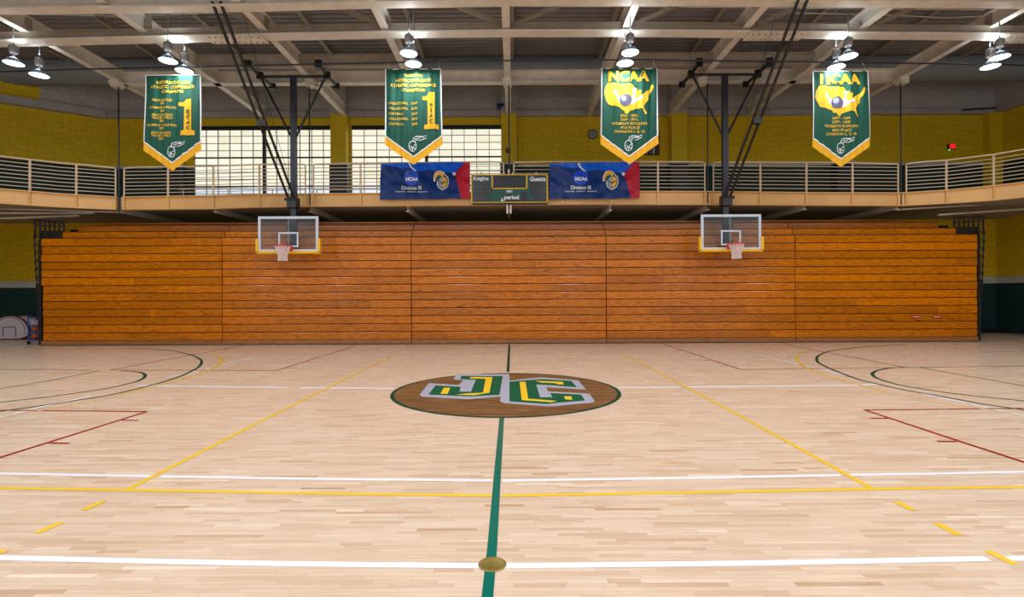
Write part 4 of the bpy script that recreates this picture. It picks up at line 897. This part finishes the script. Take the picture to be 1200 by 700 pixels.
# ------------------------------------------------------------------ lamps
def make_lamp():
    t = thing('high_bay_lamp', '', 'lamp', (0, 0, 0), 'high-bay lamps under the roof')
    obj('reflector', MB().lathe([(.10, .15), (.14, .135), (.17, .09), (.22, .035), (.25, .0), (.245, -.004), (.215, .03), (.165, .08), (.13, .125)], n=24), M['lamp_mid'], t, True, True)
    obj('lens', MB().lathe([(0, .0), (.15, -.004), (.235, .004), (.235, .012), (.0, .012)], n=24), M['lamp_glow'], t, True, True)
    obj('upper_lens', MB().lathe([(0, .10), (.115, .10), (.135, .125), (.1, .155), (0, .155)], n=20), M['lamp_glow'], t, True, True)
    obj('ballast', MB().lathe([(0, .30), (.09, .30), (.12, .34), (.12, .50), (.08, .55), (0, .55)], n=14), M['lamp_body'], t, True, True)
    obj('neck', MB().tube([(0, 0, .15), (0, 0, .31)], .03, 8), M['lamp_body'], t, False, True)
    return t
LP = [(16, 74.5, 'front lamp of the pair at the far left above the angled wall'), (46, 88.5, 'rear lamp of the pair at the far left above the angled wall'), (197, 71.5, 'upper lamp of the pair above the leftmost green banner'), (216, 83.5, 'lower lamp of the pair touching the top of the leftmost green banner'),
      (479, 63, 'upper lamp of the pair above the second green banner'), (484.5, 75.5, 'lower lamp of the pair right over the second green banner'), (738.5, 62, 'upper lamp of the pair above the third green banner'), (732.5, 74.5, 'lower lamp of the pair right over the third green banner'),
      (994, 66.5, 'upper lamp of the pair above the rightmost green banner'), (980, 79, 'lower lamp of the pair right over the rightmost green banner'), (1171.5, 67.5, 'front lamp of the pair at the far right under the roof'), (1160.5, 78.5, 'rear lamp of the pair at the far right under the roof')]
proto = make_lamp()
for i, (px, py, lab) in enumerate(LP):
    o = proto if i == 0 else copy_tree(proto)
    o.scale = (.88, .88, .88)
    D = (7.62 - H) * F / -((py - VY) + (px - VX) * S); o.location = W(px, py, D); o['label'] = lab
    top = .93 if min(abs(o.location.x - b_) for b_ in BX) < .3 else ZR - .06 - o.location.z
    obj('stem', MB().tube([(0, 0, .54), (0, 0, top / .88)], .018, 6), M['lamp_body'], o, False, True)
    area('lamp_light', (o.location.x, o.location.y, o.location.z - .06), .42, LAMP_W, (.86, .94, 1))
    area('lamp_uplight', (o.location.x, o.location.y, o.location.z + .56), .2, 5, (.8, .92, 1), (math.pi, 0, 0))
# ------------------------------------------------------------------ small things on the upper wall
c = W(694.5, 157.5, BW - .03); t = thing('wall_clock', 'small round grey wall clock left of the third green banner', 'clock', (c.x, BW, c.z))
obj('case', MB().lathe([(0, -.02), (.17, -.02), (.19, -.05), (.19, 0), (0, 0)], (c.x, BW - .002, c.z), 24, 'y'), M['frame_dark'], t, True); obj('face', MB().lathe([(0, 0), (.165, 0)], (c.x, BW - .04, c.z), 24, 'y'), M['clock_face'], t)
obj('hand', MB().bar((c.x, BW - .05, c.z), (c.x + .04, BW - .05, c.z + .12), .012, .012).bar((c.x, BW - .05, c.z), (c.x - .08, BW - .05, c.z - .02), .014, .012), M['frame_dark'], t)
a = W(755, 182, BW - .03); b = W(772.5, 154, BW - .03); t = thing('framed_board', 'dark framed board of coloured vertical strips behind the third green banner tip', 'picture', ((a.x + b.x) / 2, BW, a.z))
obj('frame', MB().box(a.x, b.x, BW - .05, BW - .002, a.z, b.z), M['frame_dark'], t)
cols = [sr(190, 200, 205), sr(40, 60, 110), sr(150, 40, 50), sr(60, 110, 130), sr(200, 190, 160), sr(35, 40, 60), sr(120, 40, 50)]
for i, cc in enumerate(cols):
    w_ = (b.x - a.x - .08) / 7; x = a.x + .04 + i * w_; obj('strip', MB().box(x + .004, x + w_ - .004, BW - .056, BW - .05, a.z + .05, b.z - .06), mat('strip_print', cc, .6), t)
c = W(1116.5, 171.5, BW - .1); t = thing('exit_sign', 'small red lit exit sign on the yellow wall near the right corner', 'sign', (c.x, BW, c.z - .12))
obj('body', MB().box(c.x - .14, c.x + .12, BW - .1, BW - .002, c.z - .1, c.z + .1), M['exit_box'], t); obj('lit_face', MB().box(c.x - .12, c.x + .10, BW - .11, BW - .1, c.z - .085, c.z + .085), M['exit_red'], t)
[text('letter', ch, (-.10 + .047 * i + (.012 if ch == 'I' else 0), -.063 + .047 * i - (.012 if ch == 'I' else 0), .06, .18), nod, -.114, M['exit_box'], t, .02) for i, ch in enumerate('EXIT')]; obj('pilot_light', MB().box(c.x - .16, c.x - .12, BW - .12, BW - .1, c.z - .17, c.z - .12), M['exit_green'], t)
c = W(595.5, 176, BW - .5); t = tag(recentre(obj('alarm_box', MB().box(c.x - .09, c.x + .09, BW - .5, BW - .42, c.z - .08, c.z + .08), mat('alarm_red', sr(110, 30, 26), .5))), 'small dark red box on the central yellow pilaster', 'alarm')
c = W(587, 125, BW - .3); t = tag(recentre(obj('wall_speaker', MB().box(c.x - .16, c.x + .12, BW - .5, BW - .2, c.z - .05, c.z + .05), M['vinyl_navy'])), 'tiny dark blue bracket beside the top of the central pilaster', 'bracket')
a = W(1128, 128.7, BW - .2); b = W(1170, 126.5, BW - .2); tag(recentre(obj('wall_pipe', MB().tube([a, b], .03, 6), M['black'])), 'short black pipe on the ledge near the right corner', 'pipe')

# ------------------------------------------------------------------ left corner: ball rack and spare boards
rk = thing('ball_rack', 'blue wheeled ball rack loaded with basketballs at the left end of the bleachers', 'rack', W(41, 401, 16.75)); L0 = rk.location.copy(); L0.z = 0; rk.location = L0
x0, x1 = -15.95, -15.52; y0, y1 = 16.6, 17.3
for x in (x0, x1):
    for y in (y0, y1):
        obj('post', MB().tube([(x, y, .1), (x, y, .92)], .018, 6), M['blue_rack'], rk); obj('caster', MB().tube([(x - .02, y, .05), (x + .02, y, .05)], .05, 12), M['black'], rk)
for z in (.14, .38, .62, .88): obj('shelf_rail', MB().tube([(x0, y0, z), (x1, y0, z), (x1, y1, z), (x0, y1, z)], .014, 6, True), M['blue_rack'], rk)
for k, z in enumerate((.265, .505, .745)):
    for i in range(2):
        for j in range(3):
            if k == 2 and j == 0: continue
            o = obj('basketball', MB().lathe([(.106 * math.sin(a), .106 * math.cos(a)) for a in [q / 8 * math.pi for q in range(9)]], (0, 0, 0), 14), M['ball'], None, True)
            o.location = (x0 + .11 + i * .215, y0 + .12 + j * .235, z); tag(o, 'worn brown basketball on the %s shelf of the blue ball rack' % ('lowest', 'middle', 'top')[k], 'ball', 'basketballs on the %s shelf of the blue rack' % ('lowest', 'middle', 'top')[k])
def fan_board(cx, y, lab):
    t = thing('fan_backboard', lab, 'backboard', (cx, y, 0), 'spare fan-shaped backboards')
    def shape(sc_): 
        pts = [(-.38 * sc_, .08 * 1)] if 0 else []
        out = []
        for i in range(25):
            a = math.pi * (1.12 - 1.24 * i / 24); out.append((.69 * sc_ * math.cos(a), .30 + .58 * sc_ * math.sin(a) if math.sin(a) > 0 else .30 + .5 * sc_ * math.sin(a)))
        out += [(.36 * sc_, .42 - .40 * sc_), (-.36 * sc_, .42 - .40 * sc_)]
        return out
    for nm, s_, dy, m in (('board_edge', 1.0, 0, 'maroon'), ('board_face', .95, -.02, 'bd_white')):
        obj(nm, MB().prism(shape(s_), lambda p: (cx + p[0], y + dy, p[1]), lambda p: (cx + p[0], y + dy + .05, p[1])), M[m], t)
    stripe = [(p[0] * .82, .06 + p[1] * .86) for p in shape(1)][:25]
    obj('painted_arc', MB().tube([(cx + a, y - .022, b) for a, b in stripe], .012, 4), M['maroon'], t)
    obj('target_square', MB().tube([(cx - .23, y - .022, .1), (cx - .23, y - .022, .46), (cx + .23, y - .022, .46), (cx + .23, y - .022, .1)], .018, 4), M['maroon'], t)
    return t
fan_board(-18.45, 18.5, 'nearer white fan-shaped spare backboard with maroon edge on the floor at far left'); fan_board(-18.15, 18.75, 'rear white fan-shaped spare backboard peeking out behind the nearer one')
